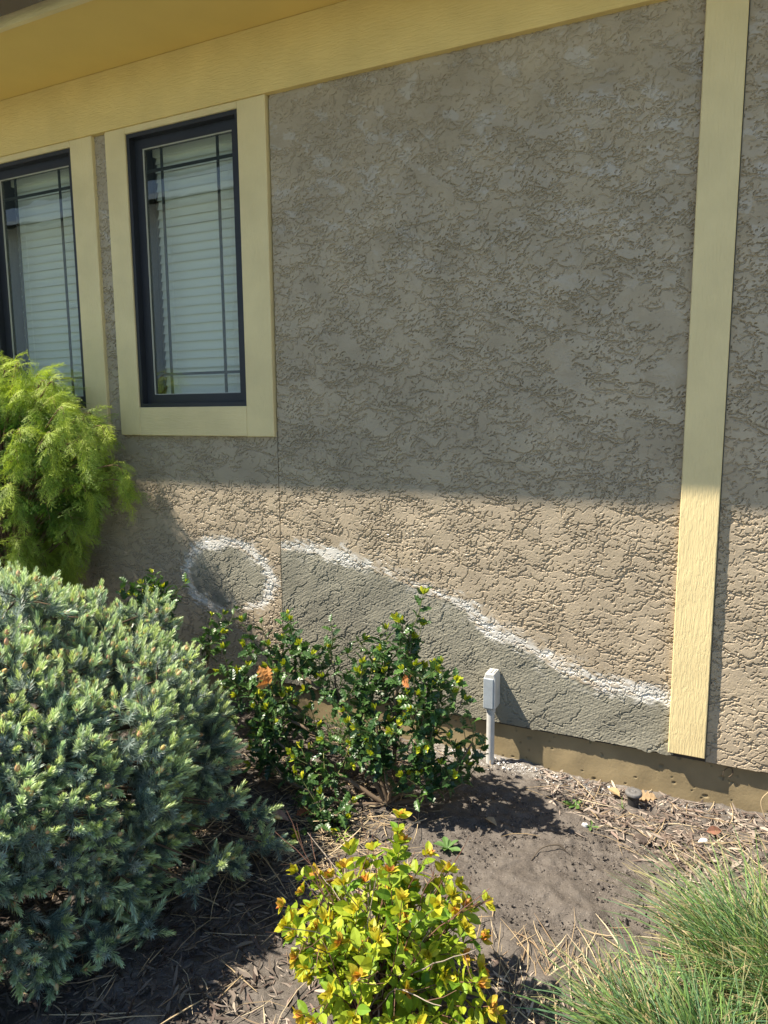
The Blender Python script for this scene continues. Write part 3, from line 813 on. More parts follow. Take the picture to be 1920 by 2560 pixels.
    bud.inst(bv, bf, frames(ad[capp], rng) * rng.uniform(.7, 1.25, m_)[:, None, None], at[capp] + ad[capp] * .016, col)
    need.build("needle_foliage", M['needle'], root); newg.build("new_growth", M['newneedle'], root, label="soft pale green new shoot tips")
    bud.build("bud_caps", M['litter'], root, smooth=True, label="papery tan bud caps on the shoot tips")
    for k in range(9):                                   # main limbs
        a = k / 9 * 2 * pi + .3; b0 = np.array([c[0], c[1], .0]); e = c + np.array([cos(a) * .4, sin(a) * .34, .02 + .1 * sin(3 * a)])
        br.tube(spline([b0 + (0, 0, -.02), (b0 + e) / 2 + (0, 0, -.06), e], 8), np.linspace(.03, .012, 8), 8, (.09, .065, .045))
    br.build("branches", M['wood'], root, smooth=True)
M['needle'] = leafmat("spruce_needles", .40, .5, .2, (1, 1.1, .8))
M['newneedle'] = leafmat("spruce_new_needles", .5, .35, .3, (1.1, 1.15, .6))
make_spruce()

# ---------------- thread-leaf evergreen at the window
def make_cypress():
    rng = np.random.default_rng(43)
    c = np.array([-3.52, -.34, 1.26]); R = np.array([.65, .31, .47])
    root = empty("weeping_evergreen", (c[0], c[1], float(gz_at(c[0], c[1]))), label="yellow-green thread-leaved evergreen overhanging the left window and wall", cat="shrub")
    wood = Mesh(); fol = Mesh()
    # frond: drooping axis with two ranks of fine threads which fork again
    def frond(seed):
        r = np.random.default_rng(seed); V, F, C = [], [], []
        def thread(pts, w, sh):
            k0 = len(V); pts = np.array(pts); T = np.gradient(pts, axis=0); S = np.cross(T, [.2, .1, 1.0]); S = unit(S)
            for i, p in enumerate(pts):
                ww = w * (1 - .6 * i / (len(pts) - 1)); g = sh * (.75 + .45 * i / (len(pts) - 1))
                V.append(p - S[i] * ww / 2); V.append(p + S[i] * ww / 2); C.extend([np.array([1.0, 1, 1]) * g] * 2)
            for i in range(len(pts) - 1): a = k0 + 2 * i; F.append((a, a + 1, a + 3, a + 2))
        L = .115; ax = lambda t: np.array([L * t, .008 * sin(t * 5), .012 * t - .050 * t * t])
        thread([ax(t) for t in np.linspace(0, 1, 6)], .0024, .9)
        for i in range(17):
            t = .06 + .93 * i / 16; p = ax(t); sgn = 1 if i % 2 else -1; ln = .050 * (1 - .62 * t) * r.uniform(.75, 1.3)
            an = radians(38 + r.normal() * 9) * sgn; d = np.array([cos(an), sin(an), -.12 + r.normal() * .22])
            q = lambda u: p + d * ln * u + np.array([0, 0, -.35 * ln * u * u])
            thread([q(u) for u in (0, .33, .67, 1)], .0019, r.uniform(.85, 1.15))
            for u, s2 in ((.3, 1), (.5, -1), (.7, 1)):
                a2 = an + s2 * radians(34); d2 = np.array([cos(a2), sin(a2), -.2 + r.normal() * .25]); p2 = q(u); l2 = ln * (.62 - .35 * u)
                thread([p2, p2 + d2 * l2 * .5, p2 + d2 * l2 + np.array([0, 0, -.2 * l2])], .0016, r.uniform(.85, 1.2))
        return np.array(V), np.array(F), np.array(C)
    T = [frond(s) for s in range(4)]
    tr = spline([(c[0], c[1], -.05), (c[0] + .02, c[1], .5), (c[0] - .02, c[1] + .02, 1.0), (c[0], c[1], 1.50)], 14)
    P, D, G = [], [], []
    wood.tube(tr, np.linspace(.045, .012, 14), 9, (.13, .085, .055))
    nb = 200
    dirs = unit(rng.normal(size=(nb * 2, 3))); dirs = dirs[(dirs[:, 2] > -.93)][:nb]
    # a few leaders that stick out, as in the picture
    extra = np.array([(.62, -.10, .75), (.45, -.35, .85), (.74, -.3, .62), (.95, -.25, .25), (.98, .10, .0), (.85, -.4, .5), (.97, .2, -.12), (.80, -.5, .3), (.9, -.1, .45), (.97, -.2, -.15)])
    dirs = np.concatenate([dirs, unit(extra)]); nb = len(dirs)
    for i, d in enumerate(dirs):
        lead = i >= nb - len(extra); ex = .96 + rng.normal() * .07 + (.20 if lead else 0)
        low = max(0., -d[2]); end = c + d * R * ex * np.array([1 - .42 * low, 1, 1 + .75 * low])
        end[1] = min(end[1], -.03); 
        s0 = tr[int(np.clip((.25 + .5 * (d[2] + 1) / 2 + rng.normal() * .06) * 14, 2, 13))]
        rise = .10 * (1 - abs(d[2]))
        mid = (s0 + end) / 2 + np.array([0, 0, rise + .03])
        path = spline([s0, mid, end + (0, 0, .03), end + d * R * .10 + (0, 0, -.045)], 16)
        path[:, 1] = np.minimum(path[:, 1], -.014)
        wood.tube(path, np.linspace(.008, .0016, 16), 5, (.16, .10, .06), cap=False)
        tan = unit(np.gradient(path, axis=0))
        for j in range(5, 16):
            reps = 2
            for q in range(reps):
                out = unit(d * np.array([1, 1, .3])); side = unit(np.cross(tan[j], [0, 0, 1]))
                dd = unit(tan[j] * rng.uniform(.4, 1.1) + side * rng.normal() * .75 + np.array([0, 0, rng.normal() * .35 - .18]) + out * .3)
                P.append(path[j] + rng.normal(size=3) * .008); D.append(dd); G.append(j / 15.)
    P = np.array(P); D = np.array(D); G = np.array(G)
    P[:, 1] = np.minimum(P[:, 1], -.012); near = P[:, 1] > -.13; D[near, 1] = -np.abs(D[near, 1]) * .6; D = unit(D)
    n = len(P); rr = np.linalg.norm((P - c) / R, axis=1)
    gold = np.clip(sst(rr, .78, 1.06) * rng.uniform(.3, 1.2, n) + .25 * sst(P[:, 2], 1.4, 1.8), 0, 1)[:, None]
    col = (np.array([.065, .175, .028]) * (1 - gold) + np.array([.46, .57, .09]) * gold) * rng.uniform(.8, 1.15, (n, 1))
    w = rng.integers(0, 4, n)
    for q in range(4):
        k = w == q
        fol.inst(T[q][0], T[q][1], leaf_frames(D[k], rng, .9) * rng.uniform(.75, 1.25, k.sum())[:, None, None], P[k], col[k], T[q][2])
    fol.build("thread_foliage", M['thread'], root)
    wood.build("branches", M['wood'], root, smooth=True)
M['thread'] = leafmat("thread_foliage", .5, .35, .30, (1.1, 1.15, .5))
make_cypress()

# ---------------- hollies
HOLLY = leaf_template([.012, .17, .30, .20, .33, .20, .29, .15, .012], fold=.35, curl=.45, spine=True, wave=.035)
YOUNG = leaf_template([.012, .13, .2, .21, .17, .012], fold=.5, curl=-.3)
def make_holly(name, label, base, stems, shoots, seed, lowz=.03):
    rng = np.random.default_rng(seed)
    root = empty(name, base, label=label, cat="shrub")
    wood = Mesh(); lf = Mesh(); yg = Mesh()
    pts, tans = [], []
    for (P, r0, w) in stems:
        p = spline(P, 22); p[1:-1] += np.cumsum(rng.normal(size=(20, 3)) * .0035, 0) * np.sin(np.linspace(0, pi, 20))[:, None]
        wood.tube(p, np.linspace(r0, r0 * .35, 22), 7, np.array([.17, .125, .085]) * rng.uniform(.8, 1.2))
        T = unit(np.gradient(p, axis=0)); m = int(len(p) * w)
        pts.append(p[m:]); tans.append(T[m:])
    wts = [np.full(len(p), np.linalg.norm(np.diff(p, axis=0), axis=1).sum() / len(p)) for p in pts]
    pts = np.concatenate(pts); tans = np.concatenate(tans); wts = np.concatenate(wts); wts /= wts.sum()
    LP, LD, LS, LG, YP, YD, YS, YC = [], [], [], [], [], [], [], []
    for k in range(shoots):
        i = rng.choice(len(pts), p=wts); p0 = pts[i]
        d = unit(tans[i] * .45 + unit(rng.normal(size=3)) * .9 + np.array([0, 0, .30]))
        L = rng.uniform(.06, .17); q = spline([p0, p0 + d * L * .5 + rng.normal(size=3) * .008, p0 + d * L + np.array([0, 0, .02])], 8)
        if q[-1, 0] > -.735: continue
        if q[:, 2].min() < lowz or q[:, 1].max() > -.05: 
            q[:, 2] = np.maximum(q[:, 2], lowz); q[:, 1] = np.minimum(q[:, 1], -.05)
        wood.tube(q, np.linspace(.0024, .0012, 8), 5, np.array([.14, .15, .06]) * rng.uniform(.8, 1.2), cap=False)
        nl = int(L / .0135); T = unit(np.gradient(q, axis=0))
        for j in range(nl):
            t = (j + .8) / nl; ii = min(7, int(t * 7.99)); az_ = j * 2.4 + k
            f = frames(T[ii][None], rng, up=np.array([0.1, .2, .97]))[0]
            rad = f[:, 0] * cos(az_) + f[:, 1] * sin(az_)
            LP.append(q[ii] + rad * .002); LD.append(unit(rad * .95 + T[ii] * (.25 + .5 * t) + np.array([0, 0, .08]))); LS.append(rng.uniform(.040, .066) * (1 - .25 * t)); LG.append(t)
        if rng.random() < .58:
            for j in range(7):
                az_ = j * 2.4; f = frames(T[-1][None], rng)[0]; rad = f[:, 0] * cos(az_) + f[:, 1] * sin(az_)
                YP.append(q[-1]); YD.append(unit(rad * rng.uniform(.25, .7) + T[-1])); YS.append(rng.uniform(.018, .034)); YC.append(rng.random())
    LP, LD, LS, LG = map(np.array, (LP, LD, LS, LG)); n = len(LP)
    age = rng.random((n, 1)) ** 2 + .25 * LG[:, None] ** 3
    col = (np.array([.030, .074, .024]) * (1 - np.clip(age, 0, 1)) + np.array([.080, .160, .034]) * np.clip(age, 0, 1)) * rng.uniform(.8, 1.2, (n, 1))
    lf.inst(HOLLY[0], HOLLY[1], leaf_frames(LD, rng, .75) * LS[:, None, None] * np.array([1, rng.uniform(.9, 1.1), 1])[None, None], LP, col)
    YP, YD, YS, YC = map(np.array, (YP, YD, YS, YC))
    yg.inst(YOUNG[0], YOUNG[1], leaf_frames(YD, rng, .3) * YS[:, None, None], YP, np.array([.30, .38, .025]) * (1 - YC[:, None]) + np.array([.52, .50, .03]) * YC[:, None])
    lf.build("leaves", M['holly'], root); yg.build("young_leaves", M['leaf'], root, label="yellow-green young leaves at the shoot tips")
    wood.build("branches", M['wood'], root, smooth=True)
    return root
M['holly'] = leafmat("holly_leaf", .36, .5, .14, (1.1, 1.3, .5))
hb = np.array([-1.12, -.54, 0.0])
hs = [
    ([hb, hb + (.02, .02, .14), (-1.10, -.50, .42), (-1.045, -.50, .56), (-1.04, -.50, .71)], .011, .35),
    ([hb, (-1.02, -.54, .14), (-.94, -.56, .33), (-.89, -.58, .53)], .009, .40),
    ([hb, (-.98, -.54, .07), (-.87, -.56, .17), (-.77, -.56, .34)], .010, .45),
    ([hb, (-.96, -.52, .05), (-.88, -.50, .10), (-.81, -.48, .15)], .006, .6),
    ([hb, (-1.20, -.52, .20), (-1.34, -.50, .33), (-1.52, -.50, .42), (-1.68, -.50, .49), (-1.74, -.50, .54)], .013, .42),
    ([hb, (-1.24, -.54, .16), (-1.45, -.54, .26), (-1.66, -.54, .31), (-1.84, -.52, .36)], .010, .42),
    ([(-1.34, -.50, .33), (-1.38, -.48, .45), (-1.41, -.48, .58)], .006, .2),
    ([(-1.52, -.50, .42), (-1.56, -.48, .52), (-1.60, -.47, .58)], .005, .1),
    ([(-1.22, -.54, .16), (-1.24, -.54, .34), (-1.27, -.54, .47)], .006, .3),
    ([(-1.10, -.54, .12), (-1.17, -.60, .22), (-1.23, -.62, .33)], .005, .3),
    ([(-1.34, -.50, .33), (-1.30, -.56, .40), (-1.25, -.58, .44)], .004, .2),
    ([(-1.10, -.48, .30), (-1.16, -.46, .44), (-1.17, -.46, .60)], .006, .3),
    ([hb, (-1.28, -.60, .10), (-1.50, -.62, .16), (-1.66, -.60, .25)], .010, .35),
    ([hb, (-1.30, -.68, .05), (-1.48, -.70, .09), (-1.60, -.66, .16)], .008, .45),
    ([(-1.20, -.56, .05), (-1.24, -.72, .06), (-1.27, -.80, .08)], .005, .4),
    ([(-1.45, -.54, .26), (-1.62, -.45, .30), (-1.84, -.42, .31), (-1.95, -.42, .33)], .007, .3),
    ([(-.94, -.56, .33), (-.98, -.58, .42), (-.99, -.58, .54)], .004, .1),
    ([hb, (-1.08, -.60, .10), (-1.10, -.62, .22), (-1.13, -.62, .36)], .006, .35),
]
make_holly("holly_bush", "dark green spiny-leaved bush with open twiggy stems against the patched wall", (float(hb[0]), float(hb[1]), float(gz_at(hb[0], hb[1]))), hs, 250, 51)
b2 = np.array([-2.25, -.42, 0.0])
hs2 = [([b2, (-2.22, -.42, .30), (-2.32, -.42, .55), (-2.36, -.42, .68)], .010, .55), ([b2, (-2.15, -.40, .25), (-2.12, -.38, .42), (-2.10, -.36, .52)], .008, .6),
       ([b2, (-2.32, -.42, .3), (-2.5, -.45, .5), (-2.55, -.45, .62)], .008, .6)]
make_holly("holly_bush", "small sprigs of spiny leaves rising behind the blue-green needled shrub", (float(b2[0]), float(b2[1]), 0.0), hs2, 50, 52)

# ---------------- yellow spirea
SPI = leaf_template([.012, .16, .25, .265, .23, .15, .012], fold=.3, curl=.3, wave=.008)
def make_spirea():
    rng = np.random.default_rng(61)
    b = np.array([-.74, -1.44, 0.0])
    root = empty("spirea_bush", (b[0], b[1], float(gz_at(b[0], b[1]))), label="bright yellow-green leafy bush with orange-red tips and thin twigs at bottom centre", cat="shrub")
    wood = Mesh(); lf = Mesh(); tip = Mesh()
    LP, LD, LS, LC, TP, TD, TS, TC = [], [], [], [], [], [], [], []
    stems = []
    for k in range(88):
        a = rng.uniform(0, 2 * pi); rho = math.sqrt(rng.random()); s = b + np.array([cos(a) * .07 * rho, sin(a) * .06 * rho, -.01])
        rr = rho * (.31 if cos(a) > 0 else .25); h = .33 * (1 - .42 * rho ** 2) * rng.uniform(.4, 1.3)
        e = b + np.array([cos(a) * rr * 1.08, sin(a) * rr * .85, h]); stems.append((s, e, 1))
    for e in ((-.72, -1.30, .47), (-.70, -1.32, .42), (-.62, -1.32, .40), (-.80, -1.30, .36), (-.74, -1.27, .40), (-.55, -1.32, .34), (-.57, -1.34, .38), (-.98, -1.32, .24), (-1.03, -1.36, .24), (-1.0, -1.40, .14), (-1.04, -1.38, .17), (-.90, -1.26, .30), (-.86, -1.24, .24), (-.46, -1.42, .22), (-.42, -1.46, .16), (-.48, -1.38, .26)):
        stems.append((b + rng.normal(size=3) * (.03, .03, 0), np.array(e), 1))
    for k in range(46):                                   # bare old twigs
        a = rng.uniform(0, 2 * pi); rr = rng.uniform(.08, .36)
        stems.append((b + rng.normal(size=3) * (.04, .04, 0), b + np.array([cos(a) * rr, sin(a) * rr * .8 + .03, rng.uniform(.18, .44)]), 0))
    for (s, e, leafy) in stems:
        mid = (s + e) / 2 + np.array([0, 0, .05]) + rng.normal(size=3) * .018
        p = spline([s, mid, e], 12); p[1:] += np.cumsum(rng.normal(size=(11, 3)) * .0022, 0)
        T = unit(np.gradient(p, axis=0)); wood.tube(p, np.linspace(.0022, .0009, 12), 4, np.array([.13, .065, .045]) * rng.uniform(.7, 1.4) if leafy or rng.random() < .6 else np.array([.3, .25, .2]), cap=False)
        if not leafy:
            for q in range(3):
                i = rng.integers(5, 11); d = unit(T[i] + rng.normal(size=3) * .6); wood.tube(np.array([p[i], p[i] + d * .04, p[i] + d * .07 + (0, 0, .01)]), [.0010, .0008, .0006], 3, (.14, .075, .05), cap=False)
            continue
        L = np.linalg.norm(e - s); n0 = int(L / .016)
        ph = rng.uniform(0, 6)
        for j in range(n0):
            t = .34 + .66 * j / n0; i = min(11, int(t * 11.99)); f = frames(T[i][None], rng, up=np.array([.2, .1, .97]))[0]; az_ = j * 2.4 + ph
            rad = f[:, 0] * cos(az_) + f[:, 1] * sin(az_)
            if rng.random() < .1: continue
            LP.append(p[i]); LD.append(unit(rad + T[i] * .45 + np.array([0, 0, .1]))); LS.append(rng.uniform(.017, .053) * (.75 + .35 * sin(pi * t))); LC.append(t)
        red = rng.random() < .55
        for j in range(10):
            az_ = j * 2.4; f = frames(T[-1][None], rng)[0]; rad = f[:, 0] * cos(az_) + f[:, 1] * sin(az_); inner = j / 10
            TP.append(p[-1]); TD.append(unit(rad * (.95 - .65 * inner) + T[-1] * (.45 + .5 * inner))); TS.append(.036 * (1 - .5 * inner) * rng.uniform(.8, 1.15))
            w = inner * rng.uniform(.6, 1.2) * (1 if red else .25); TC.append(np.clip(w, 0, 1))
    LP, LD, LS, LC, TP, TD, TS, TC = map(np.array, (LP, LD, LS, LC, TP, TD, TS, TC)); n = len(LP)
    ok = LP[:, 2] > .02; LP, LD, LS, LC = LP[ok], LD[ok], LS[ok], LC[ok]; n = len(LP)
    g = np.clip(rng.normal(.5, .38, n), 0, 1)[:, None]
    col = (np.array([.15, .29, .025]) * (1 - g) + np.array([.43, .50, .04]) * g) * rng.uniform(.85, 1.15, (n, 1))
    lf.inst(SPI[0], SPI[1], leaf_frames(LD, rng, .7) * LS[:, None, None], LP, col)
    w = TC[:, None]; base = np.array([.48, .48, .03]); mid = np.array([.60, .34, .05]); end = np.array([.50, .13, .05])
    col = np.where(w < .5, base * (1 - 2 * w) + mid * 2 * w, mid * (2 - 2 * w) + end * (2 * w - 1)) * rng.uniform(.85, 1.1, (len(w), 1))
    tip.inst(SPI[0], SPI[1], leaf_frames(TD, rng, .25) * TS[:, None, None], TP, col)
    lf.build("leaves", M['spirea'], root); tip.build("young_leaves", M['spirea'], root, label="orange-red rosettes of young leaves"); wood.build("stems", M['wood'], root)
M['spirea'] = leafmat("spirea_leaf", .5, .35, .36, (1.15, 1.1, .5))
make_spirea()

# ---------------- tufts of ornamental grass
def make_grass(c, n, seed, label, spread, Lr, lean=(0, 0)):
    rng = np.random.default_rng(seed)
    root = empty("grass_clump", (c[0], c[1], float(gz_at(c[0], c[1]))), label=label, cat="grass clump", group="fine-leaved grass clumps at the lower right")
    for name, cnt, pal, lab in (("green_blades", n, [(.10, .19, .055), (.14, .25, .085), (.18, .29, .07), (.12, .22, .11)], None), ("dry_blades", int(n * .5), [(.46, .38, .21), (.38, .29, .15), (.55, .48, .30)], "dead straw-coloured blades")):
        a = rng.uniform(0, 2 * pi, cnt); rho = np.sqrt(rng.random(cnt)); b = np.column_stack([c[0] + np.cos(a) * rho * spread[0], c[1] + np.sin(a) * rho * spread[1]])
        b = np.column_stack([b, gz_at(b[:, 0], b[:, 1]) - .005])
        dry = name != "green_blades"
        L = rng.uniform(*Lr, cnt) * (.7 if dry else 1) * np.where(rng.random(cnt) < .4, .65, 1)
        az_ = a + rng.normal(size=cnt) * .75; tilt = np.clip(.10 + .55 * rho + rng.normal(size=cnt) * .22, -.2, 1.2); bend = rng.uniform(.5, 1.5, cnt) * (.8 if not dry else 1.2)
        S = 9; t = np.linspace(0, 1, S)
        th = np.clip(tilt[:, None] + bend[:, None] * t[None] ** 1.4, -.3, 2.2)
        hx = np.cumsum(np.sin(th), 1) / S * L[:, None]; hz = np.cumsum(np.cos(th), 1) / S * L[:, None]
        d = np.column_stack([np.cos(az_) + lean[0], np.sin(az_) + lean[1]]); side = np.column_stack([-np.sin(az_), np.cos(az_), np.zeros(cnt)])
        wob = np.cumsum(rng.normal(size=(cnt, S)) * .0025, 1)
        P = np.stack([b[:, 0, None] + d[:, 0, None] * hx + side[:, 0, None] * wob, b[:, 1, None] + d[:, 1, None] * hx + side[:, 1, None] * wob, b[:, 2, None] + hz], -1)
        P[..., 2] = np.maximum(P[..., 2], gz_at(P[..., 0], P[..., 1]) + .004)
        P[..., 1] = np.minimum(P[..., 1], -.03)
        w = rng.uniform(.0013, .0026, cnt)[:, None] * np.array([.9, 1, 1, 1, .95, .85, .7, .45, .12])[None]
        tw = rng.normal(size=cnt)[:, None] * .7 + t[None] * rng.normal(size=cnt)[:, None]
        sv = side[:, None] * np.cos(tw)[..., None] + np.array([0, 0, 1.])[None, None] * np.sin(tw)[..., None]
        V = np.stack([P - sv * w[..., None], P + np.array([0, 0, .0006]), P + sv * w[..., None]], 2).reshape(-1, 3)
        i = np.arange(cnt)[:, None, None] * S * 3; r = np.arange(S - 1)[None, :, None] * 3
        F = np.stack([np.stack([i + r, i + r + 1, i + r + 4, i + r + 3], -1), np.stack([i + r + 1, i + r + 2, i + r + 5, i + r + 4], -1)], 2).reshape(-1, 4)
        pc = np.array(pal)[rng.integers(0, len(pal), cnt)] * rng.uniform(.8, 1.2, (cnt, 1))
        C = np.repeat(pc[:, None], S, 1)
        if not dry:                                      # blades yellow towards some of the tips
            y = (rng.random(cnt) < .35)[:, None, None] * sst(t, .55, 1)[None, :, None]; C = C * (1 - y) + np.array([.42, .34, .17]) * y
        ms = Mesh(); ms.add(V, F, np.repeat(C.reshape(-1, 3), 3, 0)); ms.build(name, M['grass'], root, **({"label": lab} if lab else {}))
M['grass'] = leafmat("grass_blade", .5, .35, .25, (1.1, 1.15, .6))
make_grass((.26, -.92), 2100, 71, "tall arching tuft of fine green grass nearest the wall at the right", (.19, .13), (.17, .40), (-.15, .05))
make_grass((.08, -1.27), 1700, 72, "low sprawling tuft of green and straw grass in the bottom right corner", (.25, .10), (.11, .30), (-.1, .05))
make_grass((.46, -1.06), 1300, 73, "tuft of grass cut by the right edge of the photo", (.16, .14), (.18, .40), (-.1, 0))

# ================================================================== SMALL THINGS
M['pvc'] = simple("pvc_conduit", (.52, .52, .50), .45, .45, var=.10, vscale=30)
M['plate'] = simple("cover_plate_paint", (.33, .37, .40), .4, .5, var=.08, vscale=40)
bx = empty("conduit_box", (-.853, -.052, float(gz_at(-.853, -.052))), label="pale grey electrical fitting on a white upright pipe against the grey repair patch", cat="utility box")
m = Mesh(); m.tube([(-.853, -.052, -.06), (-.853, -.052, .10), (-.853, -.052, .262)], .0175, 20, None); m.tube([(-.853, -.052, .246), (-.853, -.052, .268)], .0208, 20, None)
m.build("conduit_pipe", M['pvc'], bx, smooth=False)
m = Mesh()
o = [(-.876, .262), (-.830, .262), (-.826, .270), (-.826, .402), (-.833, .424), (-.872, .424), (-.879, .402), (-.879, .270)]
yl = [-.078, -.074, -.006]; ins = [.003, 0, 0]
V = []
for yy, e in zip(yl, ins):
    for (x, z) in o: V.append((x + (e if x < -.853 else -e), yy, z + (e if z < .34 else -e)))
F = [(r * 8 + q, r * 8 + (q + 1) % 8, r * 8 + 8 + (q + 1) % 8, r * 8 + 8 + q) for r in range(2) for q in range(8)]
m.add(V, F); m.add(V[:8], [tuple(range(8))][0:1]); m.add(V[16:], [tuple(range(8))[::-1]])
m.box(-.862, -.851, -.066, -.02, .4245, .4275); m.box(-.847, -.838, -.066, -.02, .4245, .427)
m.build("fitting_body", M['pvc'], bx)
m = Mesh()
x0, x1, z0, z1 = -.8795, -.834, .268, .404; e = .003
V = [(x0, -.0782, z0), (x1, -.0782, z0), (x1, -.0782, z1), (x0, -.0782, z1), (x0 + e, -.082, z0 + e), (x1 - e, -.082, z0 + e), (x1 - e, -.082, z1 - e), (x0 + e, -.082, z1 - e)]
m.add(V, [(0, 1, 5, 4), (1, 2, 6, 5), (2, 3, 7, 6), (3, 0, 4, 7), (4, 5, 6, 7)])
m.build("cover_plate", M['plate'], bx, label="blue-grey flat cover plate")

# pop-up sprinkler
sx, sy = -.245, -.135; sz = float(gz_at(sx, sy))
sp = empty("sprinkler_head", (sx, sy, sz), label="black pop-up sprinkler head standing in the bark by the foundation", cat="sprinkler")
M['black'] = simple("weathered_black_plastic", (.030, .030, .031), .55, .4, var=.25, vscale=60)
M['cap'] = simple("dusty_cap_plastic", (.14, .135, .13), .75, .3, var=.25, vscale=70)
m = Mesh(); m.lathe([(.020, sz - .04), (.0205, sz + .02), (.0235, sz + .05), (.0255, sz + .056), (.0255, sz + .0605)], sx, sy, 32)
m.build("body", M['black'], sp, smooth=False)
m = Mesh(); zc = sz + .0605
m.lathe([(.0256, zc - .0005), (.0318, zc), (.0325, zc + .003), (.0322, zc + .010), (.0300, zc + .0135), (.0150, zc + .0145), (.0125, zc + .0120), (.0095, zc + .0120), (.0080, zc + .0155), (.0045, zc + .0158), (.0035, zc + .0135), (.0002, zc + .0135)], sx, sy, 36)
m.build("cap", M['cap'], sp, smooth=True)

# dead leaves that can be told apart
OAK = leaf_template([.012, .10, .24, .12, .30, .14, .36, .16, .27, .09, .012], fold=.35, curl=.7, wave=.02)
OVAL = leaf_template([.012, .17, .26, .29, .25, .15, .012], fold=.5, curl=.6, wave=.02)
M['deadleaf'] = leafmat("dead_leaf", .75, .25, .25, (1.2, .9, .5))
def dead_leaf(tpl, loc, d, z, size, col, label, n=1):
    rng = np.random.default_rng(int(abs(loc[0] * 1000 + loc[1] * 77)))
    ms = Mesh()
    for k in range(n):
        dd = unit(np.array(d, float) + (rng.normal(size=3) * .75 if k else 0)); Z = np.array(z, float) + rng.normal(size=3) * .2
        Z = unit(Z - dd * (Z @ dd)); Fm = np.stack([dd, np.cross(Z, dd), Z], 1)[None] * size * (1 - .15 * k)
        ms.inst(tpl[0], tpl[1], Fm, np.array(loc, float)[None], np.array([col]) * rng.uniform(.85, 1.15))
    v = ms.v[0]; ms.tube(np.array([np.array(loc), np.array(loc) - np.array(d, float) * size * .18]), [.0012, .0008], 4, np.array(col) * .6)
    tag(ms.build("dead_leaf", M['deadleaf']), label, "leaf")
def G(x, y, h=.012): return (x, y, float(gz_at(x, y)) + h)
dead_leaf(OAK, (-1.585, -.665, .475), (-.35, -.3, .8), (.4, -1, .2), .075, (.52, .25, .08), "orange lobed dead leaves caught in the left half of the spiny bush", 4)
dead_leaf(OAK, (-1.035, -.585, .545), (.5, -.2, .4), (.2, -1, .5), .045, (.42, .17, .06), "rusty dead leaf caught among the upright spiny branches", 2)
dead_leaf(OVAL, G(-.735, -.50), (.9, -.35, .12), (.1, .1, 1), .055, (.46, .37, .24), "tan dead leaf curled on bare soil in the bush's shade")
dead_leaf(OAK, G(-.165, -.055, .02), (-.9, -.2, .1), (.1, -.5, 1), .085, (.36, .26, .15), "large tan lobed leaf between the sprinkler and the foundation", 2)
dead_leaf(OVAL, G(-.30, -.10, .02), (-.7, .4, .25), (.1, -.4, 1), .06, (.38, .29, .16), "straw-coloured leaf against the left side of the sprinkler")
dead_leaf(OVAL, G(-1.47, -.84, .03), (.9, .1, .05), (.0, -.3, 1), .075, (.38, .24, .18), "pinkish brown leaf at the edge of the blue-green shrub")
dead_leaf(OAK, G(-1.38, -.80, .03), (.4, .7, .1), (.2, -.3, 1), .07, (.30, .12, .06), "dark red-brown lobed leaf in the litter under the spiny bush")
dead_leaf(OVAL, G(-1.40, -.98, .02), (.5, -.6, .2), (0, -.4, 1), .045, (.50, .40, .26), "small pale curled leaf in the straw left of the yellow bush")
dead_leaf(OVAL, G(.02, -.215, .02), (.8, .3, .15), (-.1, -.4, 1), .055, (.30, .15, .10), "reddish leaf on the bark near the white stone chip")

# weeds
WEED = leaf_template([.02, .07, .12, .17, .20, .15, .012], fold=.3, curl=.35, wave=.006)
GB = leaf_template([.03, .045, .045, .04, .03, .02, .004], fold=.4, curl=1.1)
def weed(loc, n, size, tpl, col, label, spread=(0, 2 * pi), rise=.35):
    rng = np.random.default_rng(int(abs(loc[0] * 900 + loc[1] * 50)) + n); a = np.linspace(spread[0], spread[1], n, endpoint=False) + rng.normal(size=n) * .2
    D = np.column_stack([np.cos(a), np.sin(a), np.full(n, rise) + rng.normal(size=n) * .12])
    ms = Mesh(); ms.inst(tpl[0], tpl[1], leaf_frames(D, rng, 1.2) * (size * rng.uniform(.6, 1.1, n))[:, None, None], np.tile(np.array(loc), (n, 1)), np.array([col]) * rng.uniform(.8, 1.2, (n, 1)))
    ms.tube(np.array([np.array(loc) - (0, 0, .012), np.array(loc) + (0, 0, .004)]), [.003, .002], 5, np.array(col) * .7)
    tag(ms.build("weed", M['leaf']), label, "weed")
weed(G(-.447, -.232, .006), 6, .055, WEED, (.13, .24, .06), "small broad-leaved weed at the edge of the bark left of the sprinkler", (1.5, 5.5), .3)
weed(G(-.372, -.350, .006), 4, .035, WEED, (.12, .21, .06), "tiny pale weed on the border of bark and bare soil")
weed(G(-.275, -.165, .004), 5, .045, GB, (.16, .30, .06), "fresh grass sprout in front of the sprinkler", (2.0, 5.5), 1.6)
weed(G(-.80, -.73, .006), 9, .055, WEED, (.11, .20, .06), "leafy weed on the soil behind the yellow bush", (0, 2 * pi), .5)
weed(G(-1.17, -.82, .006), 7, .06, GB, (.24, .36, .05), "bright grass tuft in the litter under the spiny bush", (0, 2 * pi), 1.0)
